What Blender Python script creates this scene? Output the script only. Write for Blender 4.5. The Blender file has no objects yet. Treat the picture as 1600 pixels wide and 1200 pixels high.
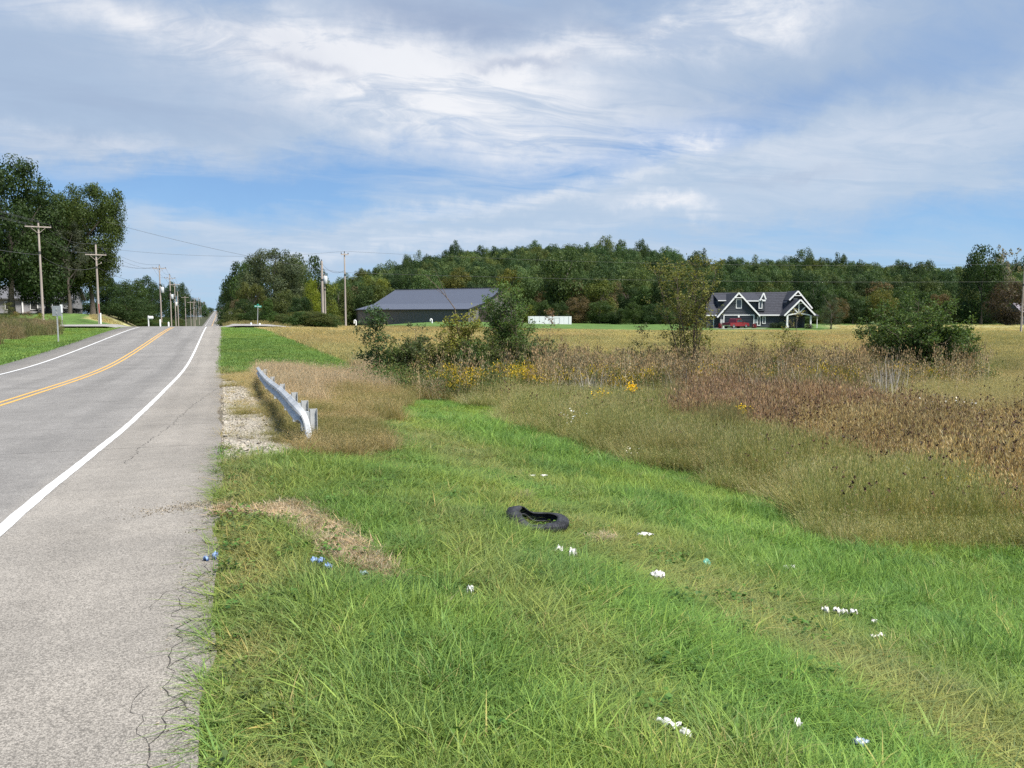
import bpy, math, random
import numpy as np
from mathutils import Vector, Matrix

# ------------------------------------------------------------------ camera, sky, sun, exposure
SC = bpy.context.scene
F_PX, HORIZ, CAM_H = 1209.0, 495.0, 1.65
YAW = math.atan(0.374)                       # the camera looks this far right of the road
PITCH = math.atan((600 - HORIZ) / F_PX)
cam_d = bpy.data.cameras.new('camera')
cam = bpy.data.objects.new('camera', cam_d)
SC.collection.objects.link(cam)
cam_d.sensor_width = 36.0
cam_d.lens = 36.0 * F_PX / 1600.0
cam_d.clip_start, cam_d.clip_end = 0.05, 9000
cam.location = (0, 0, CAM_H)
cam.rotation_euler = (math.pi / 2 - PITCH, 0, -YAW)
SC.camera = cam

SUN_AZ = YAW + math.radians(126)             # clockwise from +Y (to the right of the view, a little behind)
SUN_EL = math.radians(57)
sun_d = bpy.data.lights.new('sun', 'SUN')
sun = bpy.data.objects.new('sun', sun_d)
SC.collection.objects.link(sun)
sun_d.energy = 3.5
sun_d.angle = math.radians(14.0)
sun_d.color = (1.0, 0.95, 0.87)
sdir = Vector((math.sin(SUN_AZ) * math.cos(SUN_EL), math.cos(SUN_AZ) * math.cos(SUN_EL), math.sin(SUN_EL)))
sun.rotation_euler = (-sdir).to_track_quat('-Z', 'Y').to_euler()

SC.view_settings.view_transform = 'Standard'
SC.view_settings.look = 'None'
SC.view_settings.gamma = 1.0
SC.view_settings.exposure = 1.28
SC.view_settings.use_curve_mapping = False
EXPF = 2 ** 1.28
SKY_STR = 0.10
SC.cycles.use_denoising = False; SC.cycles.max_bounces = 5; SC.cycles.diffuse_bounces = 3; SC.cycles.glossy_bounces = 2; SC.cycles.transmission_bounces = 3

class NT:
    """tiny node helper"""
    def __init__(s, tree): s.t = tree; s.n = tree.nodes; s.l = tree.links
    def new(s, kind, **kw):
        n = s.n.new(kind)
        for k, v in kw.items(): setattr(n, k, v)
        return n
    def put(s, sock, v):
        if v is None: return
        if hasattr(v, 'is_output'): s.l.new(v, sock)
        else:
            try: sock.default_value = v
            except Exception:
                sock.default_value = tuple(v) + (1.0,)
    def math(s, op, a, b=None, c=None, clamp=False):
        n = s.new('ShaderNodeMath', operation=op, use_clamp=clamp)
        s.put(n.inputs[0], a); s.put(n.inputs[1], b); s.put(n.inputs[2], c)
        return n.outputs[0]
    def vmath(s, op, a, b=None, c=None):
        n = s.new('ShaderNodeVectorMath', operation=op)
        s.put(n.inputs[0], a)
        if b is not None: s.put(n.inputs[1], b)
        if c is not None: s.put(n.inputs[2], c)
        return n.outputs[0]
    def noise(s, vec, scale, detail=4, rough=0.5, dist=0.0, col=False):
        n = s.new('ShaderNodeTexNoise')
        if vec is not None: s.l.new(vec, n.inputs['Vector'])
        n.inputs['Scale'].default_value = scale; n.inputs['Detail'].default_value = detail
        n.inputs['Roughness'].default_value = rough; n.inputs['Distortion'].default_value = dist
        return n.outputs[1] if col else n.outputs[0]
    def ramp(s, v, lo, hi, a=0.0, b=1.0):
        n = s.new('ShaderNodeMapRange'); n.interpolation_type = 'SMOOTHSTEP'
        s.put(n.inputs[0], v); n.inputs[1].default_value = lo; n.inputs[2].default_value = hi
        n.inputs[3].default_value = a; n.inputs[4].default_value = b
        return n.outputs[0]
    def mix(s, f, a, b, mode='MIX'):
        n = s.new('ShaderNodeMix', data_type='RGBA', blend_type=mode)
        s.put(n.inputs[0], f); s.put(n.inputs[6], a); s.put(n.inputs[7], b)
        return n.outputs[2]

def rgb(r, g, b):
    f = lambda c: ((c / 255 + .055) / 1.055) ** 2.4 if c > 10 else c / 255 / 12.92
    return (f(r), f(g), f(b), 1.0)

world = bpy.data.worlds.new('World'); SC.world = world; world.use_nodes = True
def build_sky():
    T = NT(world.node_tree); T.n.clear()
    out = T.new('ShaderNodeOutputWorld'); bg = T.new('ShaderNodeBackground')
    T.l.new(bg.outputs[0], out.inputs[0]); bg.inputs[1].default_value = SKY_STR
    sky = T.new('ShaderNodeTexSky'); sky.sky_type = 'NISHITA'; sky.sun_disc = False
    sky.sun_elevation = SUN_EL; sky.sun_rotation = SUN_AZ
    sky.altitude = 200; sky.air_density = 1.0; sky.dust_density = 0.8; sky.ozone_density = 1.4
    tc = T.new('ShaderNodeTexCoord'); d = tc.outputs['Generated']
    sep = T.new('ShaderNodeSeparateXYZ'); T.l.new(d, sep.inputs[0])
    zc = T.math('ADD', T.math('MAXIMUM', sep.outputs[2], 0.0), 0.10)
    q = T.vmath('DIVIDE', d, None)
    comb = T.new('ShaderNodeCombineXYZ')
    T.l.new(T.math('DIVIDE', sep.outputs[0], zc), comb.inputs[0])
    T.l.new(T.math('DIVIDE', sep.outputs[1], zc), comb.inputs[1])
    # streak the clouds along one direction
    mp = T.new('ShaderNodeMapping'); mp.inputs['Rotation'].default_value = (0, 0, YAW + 0.25)
    mp.inputs['Scale'].default_value = (0.55, 1.0, 1.0); T.l.new(comb.outputs[0], mp.inputs[0])
    q = mp.outputs[0]
    wcol = T.noise(q, 0.9, 4, 0.55, 0.0, True)
    qw = T.vmath('MULTIPLY_ADD', wcol, (1.1, 1.1, 0), q)
    n1 = T.noise(qw, 0.75, 10, 0.60, 0.5)
    n2 = T.noise(qw, 2.3, 10, 0.62, 0.6)
    n3 = T.noise(q, 0.35, 3, 0.5)
    n4 = T.noise(qw, 6.5, 8, 0.66, 0.4)
    # azimuth / elevation in degrees, azimuth 0 along the line of sight of the place
    az0 = T.math('ARCTAN2', sep.outputs[0], sep.outputs[1])
    az = T.math('MULTIPLY', T.math('SUBTRACT', az0, YAW), 57.2958)
    el = T.math('MULTIPLY', T.math('ARCSINE', sep.outputs[2]), 57.2958)
    wn = T.new('ShaderNodeSeparateXYZ'); T.l.new(T.noise(d, 7.0, 8, 0.62, 0.0, True), wn.inputs[0])
    az = T.math('ADD', az, T.math('MULTIPLY', T.math('SUBTRACT', wn.outputs[0], .5), 14))
    el = T.math('ADD', el, T.math('MULTIPLY', T.math('SUBTRACT', wn.outputs[1], .5), 6.5))
    def blob(px, py, sx, sy, rot, amp):
        a = math.degrees(math.atan((px - 800) / F_PX))
        e = math.degrees(math.atan((HORIZ - py) / F_PX * math.cos(math.radians(a))))
        c, s_ = math.cos(math.radians(rot)), math.sin(math.radians(rot))
        da, de = T.math('SUBTRACT', az, a), T.math('SUBTRACT', el, e)
        u = T.math('ADD', T.math('MULTIPLY', da, c * 20 / sx), T.math('MULTIPLY', de, s_ * 20 / sx))
        v = T.math('ADD', T.math('MULTIPLY', da, -s_ * 20 / sy), T.math('MULTIPLY', de, c * 20 / sy))
        r2 = T.math('ADD', T.math('MULTIPLY', u, u), T.math('MULTIPLY', v, v))
        return T.math('MULTIPLY', T.math('EXPONENT', T.math('MULTIPLY', r2, -1.0)), amp)
    def total(lst):
        acc = None
        for b in lst:
            g = blob(*b); acc = g if acc is None else T.math('ADD', acc, g)
        return acc
    veil = total([(200, 120, 520, 150, -3, .60), (1250, 110, 520, 130, 8, .62), (700, 40, 500, 70, 0, .35), (620, 170, 420, 90, -4, .4), (150, 200, 420, 60, 0, .35),
                  (1380, 250, 420, 70, 10, .75), (250, 350, 320, 50, 4, .3), (900, 330, 620, 30, 9, .42), (560, 390, 500, 30, 2, .45),
                  (600, 275, 420, 52, 6, -.75), (250, 300, 300, 40, 0, -.45), (1080, 225, 330, 34, 14, -.65), (1430, 345, 260, 26, 3, -.45), (130, 290, 200, 26, 0, -.35)])
    white = total([(660, 150, 250, 75, -8, .85), (480, 95, 160, 30, -6, .5), (300, 75, 170, 18, -6, .45), (930, 95, 150, 22, 6, .7), (1170, 35, 130, 40, 10, .85),
                   (60, 15, 260, 34, -4, .35), (1060, 240, 40, 14, 8, .5), (830, 318, 300, 12, 9, .34), (1040, 330, 60, 12, -8, .6),
                   (1450, 220, 260, 40, 10, .25), (640, 385, 330, 12, 5, .3), (100, 225, 180, 14, -2, .35), (830, 205, 330, 50, -6, .30)])
    grey = total([(690, 45, 150, 32, -4, .9), (120, 170, 260, 50, 0, .5), (480, 128, 110, 10, -8, .6), (820, 120, 80, 12, -4, .8),
                  (250, 40, 240, 30, -8, .5), (940, 75, 90, 14, 0, .5), (900, 25, 120, 20, 0, .5), (1330, 130, 260, 30, 8, .3), (1220, 285, 90, 8, 5, .35)])
    m1 = T.math('ADD', T.math('MULTIPLY', T.ramp(n1, .34, .68), .55), T.math('MULTIPLY', n3, .25))
    m1 = T.math('ADD', T.math('ADD', m1, veil), T.math('ADD', T.math('MULTIPLY', T.math('SUBTRACT', n2, .5), .8), T.math('MULTIPLY', T.math('SUBTRACT', n4, .5), .45)), clamp=True)
    m2 = T.math('MULTIPLY', T.ramp(T.math('ADD', T.math('MULTIPLY', n2, .65), T.math('MULTIPLY', n4, .35)), .36, .60), T.math('ADD', T.math('MULTIPLY', white, 1.15), T.math('MULTIPLY', T.ramp(n1, .5, .75), .26)), clamp=True)
    m2 = T.math('ADD', m2, T.math('MULTIPLY', white, .26), clamp=True)
    m3 = T.math('MULTIPLY', T.ramp(n1, .32, .62), grey, clamp=True)
    k = 1.0 / (SKY_STR * EXPF)
    C = lambda r, g, b: tuple(c * k for c in rgb(r, g, b)[:3]) + (1.0,)
    base = T.mix(1.0, sky.outputs[0], (0.80, 0.84, 0.95, 1), 'MULTIPLY')
    blue = T.mix(T.ramp(el, 0, 14), C(140, 188, 228), C(108, 153, 206))
    base = T.mix(0.80, base, blue)
    col = T.mix(m1, base, T.mix(T.ramp(el, 2, 20), C(184, 206, 230), C(170, 190, 217)))
    col = T.mix(m2, col, C(243, 245, 250))
    col = T.mix(T.math('MULTIPLY', m3, .75), col, C(146, 165, 198))
    T.l.new(col, bg.inputs[0])
build_sky()

# ------------------------------------------------------------------ terrain
rng = np.random.default_rng(7)
random.seed(7)
CY, SY = math.cos(YAW), math.sin(YAW)
def sstep(v, a, b):
    t = np.clip((np.asarray(v, float) - a) / (b - a), 0, 1); return t * t * (3 - 2 * t)
_py = [-3000, -40, 0, 7, 16, 23, 34, 40, 46, 52, 62, 75, 88, 96, 102, 110, 125, 150, 200, 320, 420, 500, 700, 1000, 1400, 1600, 2200, 6000]
_pz = [.0, .0, 0, -.03, -.40, -.56, -.77, -.83, -.80, -.68, -.42, -.05, .30, .44, .50, .47, .15, -.75, -2.5, -5.5, -4.8, -3.3, .2, 5.5, 12, 12.8, 10, 8]
# smooth profile by averaging the polyline
_gy = np.concatenate([np.arange(-40, 140, 1.0), np.arange(140, 2300, 5.0)])
def _poly(y): return np.interp(y, _py, _pz)
def zroad(y):
    y = np.asarray(y, float); w = np.clip(np.abs(y) * .09, 2.5, 60)
    return sum(_poly(y + w * k) for k in (-1, -.66, -.33, 0, .33, .66, 1)) / 7
def vn(x, y, s, seed=0):
    """cheap smooth value noise in numpy"""
    x = np.asarray(x, float) / s + seed * 17.3; y = np.asarray(y, float) / s - seed * 9.1
    xi, yi = np.floor(x), np.floor(y); fx, fy = x - xi, y - yi
    fx, fy = fx * fx * (3 - 2 * fx), fy * fy * (3 - 2 * fy)
    def h(a, b):
        v = np.sin(a * 127.1 + b * 311.7 + seed * 74.7) * 43758.5453; return v - np.floor(v)
    return (h(xi, yi) * (1 - fx) + h(xi + 1, yi) * fx) * (1 - fy) + (h(xi, yi + 1) * (1 - fx) + h(xi + 1, yi + 1) * fx) * fy
def tocam(x, y): return x * CY - y * SY, x * SY + y * CY        # lateral, depth
def toworld(xc, d): return xc * CY + d * SY, -xc * SY + d * CY
SKYL = [(300, 480), (400, 440), (480, 403), (540, 396), (600, 388), (700, 388), (750, 386), (800, 383), (850, 379), (920, 377), (1000, 383), (1060, 391), (1100, 404), (1125, 402), (1180, 402), (1250, 399), (1300, 403), (1400, 411), (1500, 412), (1600, 412), (2400, 420)]
def hillz(xc, d):
    px = 800 + F_PX * xc / np.maximum(d, 1)
    s = np.interp(px, [a for a, b in SKYL], [b for a, b in SKYL])
    top = 1.65 + (HORIZ - s) * 430 / F_PX - 20.0
    top = np.maximum(top, 0) * sstep(px, 330, 470)
    return top * sstep(d, 235, 425) - top * .5 * sstep(d, 460, 900)
def terrain(x, y):
    x = np.asarray(x, float); y = np.asarray(y, float)
    xc, d = tocam(x, y)
    zr = zroad(y)
    # fields to the right
    near = np.interp(d, [-50, 5, 20, 30, 36, 48, 70, 107, 150, 200, 260, 3000], [-1.0, -1.1, -1.25, -1.35, -1.35, -1.15, -.75, -.05, .10, .40, .5, .5])
    far = np.interp(d, [-50, 5, 20, 30, 36, 48, 70, 115, 150, 200, 260, 3000], [-1.0, -1.1, -1.25, -1.35, -1.35, -1.25, -1.05, -.73, -.55, -.4, 0, 0])
    zf = near + (far - near) * sstep(xc, -25, 40) + hillz(xc, d) + (vn(x, y, 9, 1) - .5) * .22 * sstep(x, 2, 12)
    w = sstep(x, .3, 8.0) * (1 - .0 * y)
    w = np.where(y > 45, sstep(x, .5, 8 + (y - 45) * .35), w)
    right = zr - .035 + (zf - (zr - .035)) * w + (vn(x, y, .9, 2) - .5) * .06 * sstep(x, .3, 1.5)
    # left side: verge, bank with weeds, yard mound
    zb = zroad(np.minimum(y, 106)); t = sstep(-x, 12, 22)
    left = zr + (zb - zr) * t - .03
    left += 1.5 * sstep(-x, 15, 32) * sstep(y, 40, 74) * (1 - sstep(y, 90, 99))
    left += 1.75 * sstep(-x, 11.5, 20) * sstep(y, 109, 128) * (1 - .5 * sstep(y, 180, 300))
    left -= .35 * np.exp(-((x + 14) / 2.0) ** 2) * (1 - sstep(y, 88, 97))
    z = np.where(x > -5, right, left)
    off = np.maximum(sstep(x, .3, 1.5), sstep(-x, 11.0, 12.5))
    z = z + off * (1 - 1.6 * sstep(x, 5, 11)) * (np.interp(y, [84, 98.5, 100, 108, 113, 125], [0, -.10, -.08, .30, .30, 0]))
    road = sstep(x, -10.75, -10.45) * (1 - sstep(x, -.35, -.10))
    z = z - road * .14
    return z

def project(x, y, z):
    xc, d = tocam(x, y); d = np.where(np.abs(d) < 1e-3, 1e-3, d)
    h = z - CAM_H
    dd = d * math.cos(PITCH) - h * math.sin(PITCH); up = d * math.sin(PITCH) + h * math.cos(PITCH)
    dd = np.where(dd < .05, .05, dd)
    return 800 + F_PX * xc / dd, 600 - F_PX * up / dd
def at(px, d):
    """world x, y of the vertical line seen near the horizon at px, at depth d"""
    return toworld((px - 800) / F_PX * d, d)
def zpix(py, d): return CAM_H + (HORIZ - py) * d / F_PX
def ground(px, py):
    """where the ray through a pixel meets the terrain"""
    ru, rr = (600 - py) / F_PX, (px - 800) / F_PX
    dep = math.cos(PITCH) + ru * math.sin(PITCH); up = -math.sin(PITCH) + ru * math.cos(PITCH)
    ts = np.exp(np.linspace(math.log(1.5), math.log(400), 6000))
    x, y = toworld(rr * ts, dep * ts)
    z = CAM_H + up * ts
    i = int(np.argmax(z <= terrain(x, y)))
    return float(x[i]), float(y[i]), float(terrain(x[i], y[i]))

# ------------------------------------------------------------------ object helpers
COL = SC.collection
def np_mesh(name, V, F, mat=None, smooth=False, attrs=None):
    V = np.asarray(V, np.float32).reshape(-1, 3); F = np.asarray(F, np.int32)
    me = bpy.data.meshes.new(name); k = F.shape[1]
    me.vertices.add(len(V)); me.vertices.foreach_set('co', V.ravel())
    me.loops.add(F.size); me.loops.foreach_set('vertex_index', F.ravel())
    me.polygons.add(len(F)); me.polygons.foreach_set('loop_start', np.arange(0, F.size, k, dtype=np.int32))
    try: me.polygons.foreach_set('loop_total', np.full(len(F), k, np.int32))
    except Exception: pass
    if smooth: me.polygons.foreach_set('use_smooth', np.ones(len(F), bool))
    for an, (ty, dom, data) in (attrs or {}).items():
        a = me.attributes.new(an, ty, dom)
        key = {'FLOAT': 'value', 'FLOAT_VECTOR': 'vector', 'FLOAT_COLOR': 'color', 'INT': 'value'}[ty]
        a.data.foreach_set(key, np.asarray(data).ravel())
    me.update(calc_edges=True); me.validate()
    if mat: me.materials.append(mat)
    return me
def link(o, parent=None):
    COL.objects.link(o)
    if parent is not None: o.parent = parent
    return o
def tag(o, label=None, cat=None, group=None, kind=None):
    if label: o['label'] = label
    if cat: o['category'] = cat
    if group: o['group'] = group
    if kind: o['kind'] = kind
    return o
def empty(name, loc, rz=0.0):
    o = bpy.data.objects.new(name, None); o.location = loc; o.rotation_euler = (0, 0, rz); o.empty_display_size = .2
    return link(o)
def obj(name, me, parent=None, loc=None, rot=None, scale=None):
    o = bpy.data.objects.new(name, me)
    if loc is not None: o.location = loc
    if rot is not None: o.rotation_euler = rot
    if scale is not None: o.scale = scale
    return link(o, parent)

class MB:
    """collects polygons of mixed size into one mesh"""
    def __init__(s): s.v = []; s.f = []; s.sm = []
    def add(s, V, F, smooth=False):
        b = len(s.v); s.v += [tuple(map(float, p)) for p in V]; s.f += [tuple(int(i) + b for i in f) for f in F]; s.sm += [smooth] * len(F)
    def box(s, x0, x1, y0, y1, z0, z1, M=None):
        V = [(x, y, z) for x in (x0, x1) for y in (y0, y1) for z in (z0, z1)]
        if M is not None: V = [M @ Vector(p) for p in V]
        s.add(V, [(0, 1, 3, 2), (4, 6, 7, 5), (0, 4, 5, 1), (2, 3, 7, 6), (0, 2, 6, 4), (1, 5, 7, 3)])
    def bar(s, a, b, w, h=None, up=(0, 0, 1)):
        """box section bar from a to b: w across, h along up"""
        a, b = Vector(a), Vector(b); h = h or w; d = (b - a); L = d.length; d.normalize()
        u = Vector(up); r = d.cross(u)
        if r.length < 1e-4: r = d.cross(Vector((1, 0, 0)))
        r.normalize(); u = r.cross(d)
        V = [p + r * (sx * w / 2) + u * (sz * h / 2) for p in (a, b) for sx, sz in ((-1, -1), (1, -1), (1, 1), (-1, 1))]
        s.add(V, [(0, 1, 2, 3), (7, 6, 5, 4), (0, 4, 5, 1), (1, 5, 6, 2), (2, 6, 7, 3), (3, 7, 4, 0)])
    def tube(s, pts, rad, n=8, caps=True):
        pts = [Vector(p) for p in pts]; m = len(pts)
        rad = rad if hasattr(rad, '__len__') else [rad] * m
        V = []; prev = Vector((1, 0, .01))
        for i, p in enumerate(pts):
            d = (pts[min(i + 1, m - 1)] - pts[max(i - 1, 0)]).normalized()
            r = prev - d * prev.dot(d)
            if r.length < 1e-3: r = Vector((0, 1, 0)) - d * d.y
            r.normalize(); prev = r; u = d.cross(r)
            for k in range(n):
                a = 2 * math.pi * k / n; V.append(p + (r * math.cos(a) + u * math.sin(a)) * rad[i])
        F = [(i * n + k, i * n + (k + 1) % n, (i + 1) * n + (k + 1) % n, (i + 1) * n + k) for i in range(m - 1) for k in range(n)]
        s.add(V, F, True)
        if caps: s.add([V[k] for k in range(n)], [tuple(range(n))[::-1]]); s.add([V[(m - 1) * n + k] for k in range(n)], [tuple(range(n))])
    def mesh(s, name, mat):
        me = bpy.data.meshes.new(name); me.from_pydata(s.v, [], s.f); me.polygons.foreach_set('use_smooth', s.sm)
        if mat: me.materials.append(mat)
        me.update(); return me
    def build(s, name, mat, parent=None, loc=None, rot=None):
        return obj(name, s.mesh(name, mat), parent, loc, rot)

# ------------------------------------------------------------------ materials
def mat_surface(name, col, rough=.8, var=.15, scale=3.0, bump=0.0, bscale=40, metal=0.0, col2=None, coord='Object', spec=.3, stretch=None):
    m = bpy.data.materials.new(name); m.use_nodes = True; T = NT(m.node_tree)
    p = T.n['Principled BSDF']; tc = T.new('ShaderNodeTexCoord'); v = tc.outputs[coord]
    if stretch:
        mp = T.new('ShaderNodeMapping'); mp.inputs['Scale'].default_value = stretch; T.l.new(v, mp.inputs[0]); v = mp.outputs[0]
    n = T.noise(v, scale, 6, .6)
    c1 = tuple(c * (1 - var) for c in col[:3]) + (1,); c2 = tuple(min(1, c * (1 + var)) for c in (col2 or col)[:3]) + (1,)
    T.l.new(T.mix(T.ramp(n, .3, .7), c1, c2), p.inputs['Base Color'])
    p.inputs['Roughness'].default_value = rough; p.inputs['Metallic'].default_value = metal
    p.inputs['Specular IOR Level'].default_value = spec
    if bump:
        b = T.new('ShaderNodeBump'); b.inputs['Strength'].default_value = bump; b.inputs['Distance'].default_value = .02
        T.l.new(T.noise(v, bscale, 4, .6), b.inputs['Height']); T.l.new(b.outputs[0], p.inputs['Normal'])
    return m
def mat_leaf(name, src='OBJECT', col=(1, 1, 1), trans=.35, var=.35, shift=.25, rough=.55):
    """leaf: colour from the object colour (or the scattered point's tint), varied leaf by leaf"""
    m = bpy.data.materials.new(name); m.use_nodes = True; T = NT(m.node_tree); T.n.clear()
    out = T.new('ShaderNodeOutputMaterial')
    if src == 'OBJECT':
        oi = T.new('ShaderNodeObjectInfo'); c = oi.outputs['Color']; rnd = oi.outputs['Random']
    elif src == 'TINT':
        a = T.new('ShaderNodeAttribute'); a.attribute_type = 'INSTANCER'; a.attribute_name = 'tint'; c = a.outputs['Color']
        oi = T.new('ShaderNodeObjectInfo'); rnd = oi.outputs['Random']
    else:
        c = None; oi = T.new('ShaderNodeObjectInfo'); rnd = oi.outputs['Random']
    base = T.mix(1.0, c if c is not None else (1, 1, 1, 1), tuple(col) + (1,), 'MULTIPLY')
    lv = T.new('ShaderNodeAttribute'); lv.attribute_name = 'lv'
    s = T.math('ADD', T.math('MULTIPLY', lv.outputs['Fac'], 2 * var), 1 - var)
    cb = T.new('ShaderNodeCombineXYZ')
    # yellower leaves when lv is high, per-object drift as well
    h = T.math('ADD', T.math('MULTIPLY', T.math('SUBTRACT', lv.outputs['Fac'], .5), shift), T.math('MULTIPLY', T.math('SUBTRACT', rnd, .5), shift * .7))
    T.l.new(T.math('MULTIPLY', s, T.math('ADD', 1.0, h)), cb.inputs[0]); T.l.new(s, cb.inputs[1])
    T.l.new(T.math('MULTIPLY', s, T.math('SUBTRACT', 1.0, h)), cb.inputs[2])
    c = T.mix(1.0, base, cb.outputs[0], 'MULTIPLY')
    p = T.new('ShaderNodeBsdfPrincipled'); T.l.new(c, p.inputs['Base Color']); p.inputs['Roughness'].default_value = rough
    p.inputs['Specular IOR Level'].default_value = .18
    tr = T.new('ShaderNodeBsdfTranslucent'); T.l.new(T.mix(1.0, c, (1.25, 1.2, .7, 1), 'MULTIPLY'), tr.inputs['Color'])
    mx = T.new('ShaderNodeMixShader'); mx.inputs[0].default_value = trans
    T.l.new(p.outputs[0], mx.inputs[1]); T.l.new(tr.outputs[0], mx.inputs[2]); T.l.new(mx.outputs[0], out.inputs[0])
    return m
LEAF = mat_leaf('leaf'); LEAFT = mat_leaf('leaf_tinted', 'TINT')
BLADE = mat_leaf('grass_blade', 'TINT', trans=.30, var=.32, shift=.22, rough=.5)
BLADE_O = mat_leaf('blade_plain', 'OBJECT', trans=.25)
BARK = mat_surface('bark', (.10, .085, .07), .9, .35, 3, .6, 30, stretch=(1, 1, .2))
TWIG = mat_surface('twig', (.13, .10, .075), .9, .3, 8)
WOODPOLE = mat_surface('weathered_pole', (.36, .31, .27), .85, .22, 3, .3, 30, stretch=(1, 1, .08))
GALV = mat_surface('galvanised_steel', (.43, .44, .44), .55, .2, 4, .05, 20, metal=.2, spec=.5)
ALU = mat_surface('aluminium_back', (.42, .43, .43), .45, .06, 3, metal=.5)
WHITE = mat_surface('white_trim', (.78, .78, .77), .5, .03, 2)
WHITEPL = mat_surface('white_plastic', (.80, .80, .80), .4, .08, 30)
DARK = mat_surface('dark_ceramic', (.05, .05, .05), .5, .1, 3)
GREYCAN = mat_surface('transformer_grey', (.50, .53, .54), .4, .06, 4)
WIRE = mat_surface('wire', (.09, .09, .09), .6, .1, 2)
GREEN = mat_surface('sign_green', (.02, .28, .20), .4, .05, 3)
BLACK = mat_surface('black_print', (.03, .03, .03), .6, .1, 3)
REDP = mat_surface('red_flag', (.35, .05, .03), .5, .1, 3)

# ------------------------------------------------------------------ ground zones
def noisy(px, py, x, y):
    xc, d = tocam(x, y)
    k = np.clip(900 / np.maximum(d, 3), 3, 130)
    return px + (vn(x, y, 1.3, 5) - .5) * k * .9, py + (vn(x, y, 1.1, 6) - .5) * np.clip(k, 0, 60) * .55
def zones(x, y):
    """0 bare 1 lush mown 2 pink dry 3 orange brown 4 tall olive 5 red brown 6 golden brown 7 straw field 8 far lawn 9 scrub floor 10 left weeds"""
    x = np.asarray(x, float); y = np.asarray(y, float)
    z = terrain(x, y); px, py = project(x, y, z); xc, d = tocam(x, y)
    px, py = noisy(px, py, x, y)
    Z = np.full(x.shape, 7)
    I = lambda xs, ys: np.interp(px, xs, ys)
    lush = py > I([330, 500, 560, 640, 700, 701, 760, 860, 960, 1090, 1200, 1330, 1600, 2200], [700, 700, 712, 690, 662, 640, 652, 690, 718, 745, 800, 850, 868, 930])
    tall = py > I([300, 700, 860, 1040, 1080, 1160, 1250, 1400, 1600, 2200], [608, 612, 606, 632, 690, 718, 735, 775, 835, 900])
    red = (px > 1060) & (px < 1460) & (py > I([1040, 1100, 1250, 1400, 1600], [622, 616, 632, 646, 655])) & (py < I([1040, 1200, 1300, 1460], [680, 690, 668, 660]))
    gb = (px > 1150) & (py > I([1150, 1200, 1400, 1600, 2200], [690, 660, 655, 668, 690]))
    Z = np.where(py > 584, 9, Z)
    Z = np.where((py > 590) & (px > 1330), 7, Z)
    Z = np.where((py < 593) & (px < 700) & (x > 9), 7, Z)
    Z = np.where(tall & (py > 600), 4, Z)
    Z = np.where(gb & ~tall, 6, Z); Z = np.where(red & ~tall, 5, Z); Z = np.where((Z == 5) & (rng.random(Z.shape) < .42), 6, Z)
    left_dry = (px < 700 + (py - 600) * .3) & (py > 572) & (x > 0)
    Z = np.where(left_dry & (py < 640), 2, Z)
    Z = np.where(left_dry & (py >= 625), 3, Z)
    wedge = (px > 600) & (py > I([600, 640, 760, 900], [640, 628, 636, 700])) & (px > 560 + (690 - py) * 1.4)
    Z = np.where(wedge & (py < 700) & (px < 780), 1, Z)
    Z = np.where(lush, 1, Z)
    grav = (py < 705) & (x < 1.35) & (y > 8)
    Z = np.where(grav & (y < 42) & (x > -.2), 3, Z)
    # verge strip beyond the rail
    strip = (y > 36) & (x > 0) & (x < 7.5 - (y - 36) * .055)
    Z = np.where(strip, 1, Z)
    Z = np.where((d > 128) & (xc > -34) & (px > 520), 8, Z)
    Z = np.where((px > 1300) & (d < 190) & (x > 5), np.where(Z == 8, 7, Z), Z)
    Z = np.where((d < 2.5) & (x > 0), 1, Z)
    L = x < -5
    Z = np.where(L, 1, Z)
    Z = np.where(L & (x < -16 - (vn(x, y, 4, 8) - .5) * 3) & (y < 97), 10, Z)
    Z = np.where(L & (y > 108), 8, Z)
    Z = np.where(L & (y > 112) & (x > -17.5) & (x < -11) & (y > 122), 7, Z)
    Z = np.where(L & (y > 150), 10, Z)
    Z = np.where((x > -5) & (y > 108) & (x < 40) & (d < 128), 9, Z)
    Z = np.where((x > -10.6) & (x < -.12), 0, Z)
    Z = np.where((y > 100.2) & (y < 107.8) & (x < 70) & (x > -90), 0, Z)
    return Z
def debris_mask(px, py):
    a = (px > 330) & (px < 625); c = np.interp(px, [330, 425, 470, 510, 600, 625], [803, 805, 812, 842, 902, 918]); w = np.interp(px, [330, 380, 425, 450, 500, 545, 590, 625], [10, 6, 8, 19, 30, 28, 16, 5])
    return a & (np.abs(py - c) < w)
ZC = {0: (.12, .10, .08), 1: (.150, .262, .054), 2: (.40, .32, .21), 3: (.33, .265, .13), 4: (.315, .305, .130), 5: (.38, .26, .165),
      6: (.48, .38, .19), 7: (.375, .345, .165), 8: (.085, .165, .036), 9: (.23, .24, .095), 10: (.20, .165, .09)}
ZCA = np.array([ZC[i] for i in range(11)])
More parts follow.
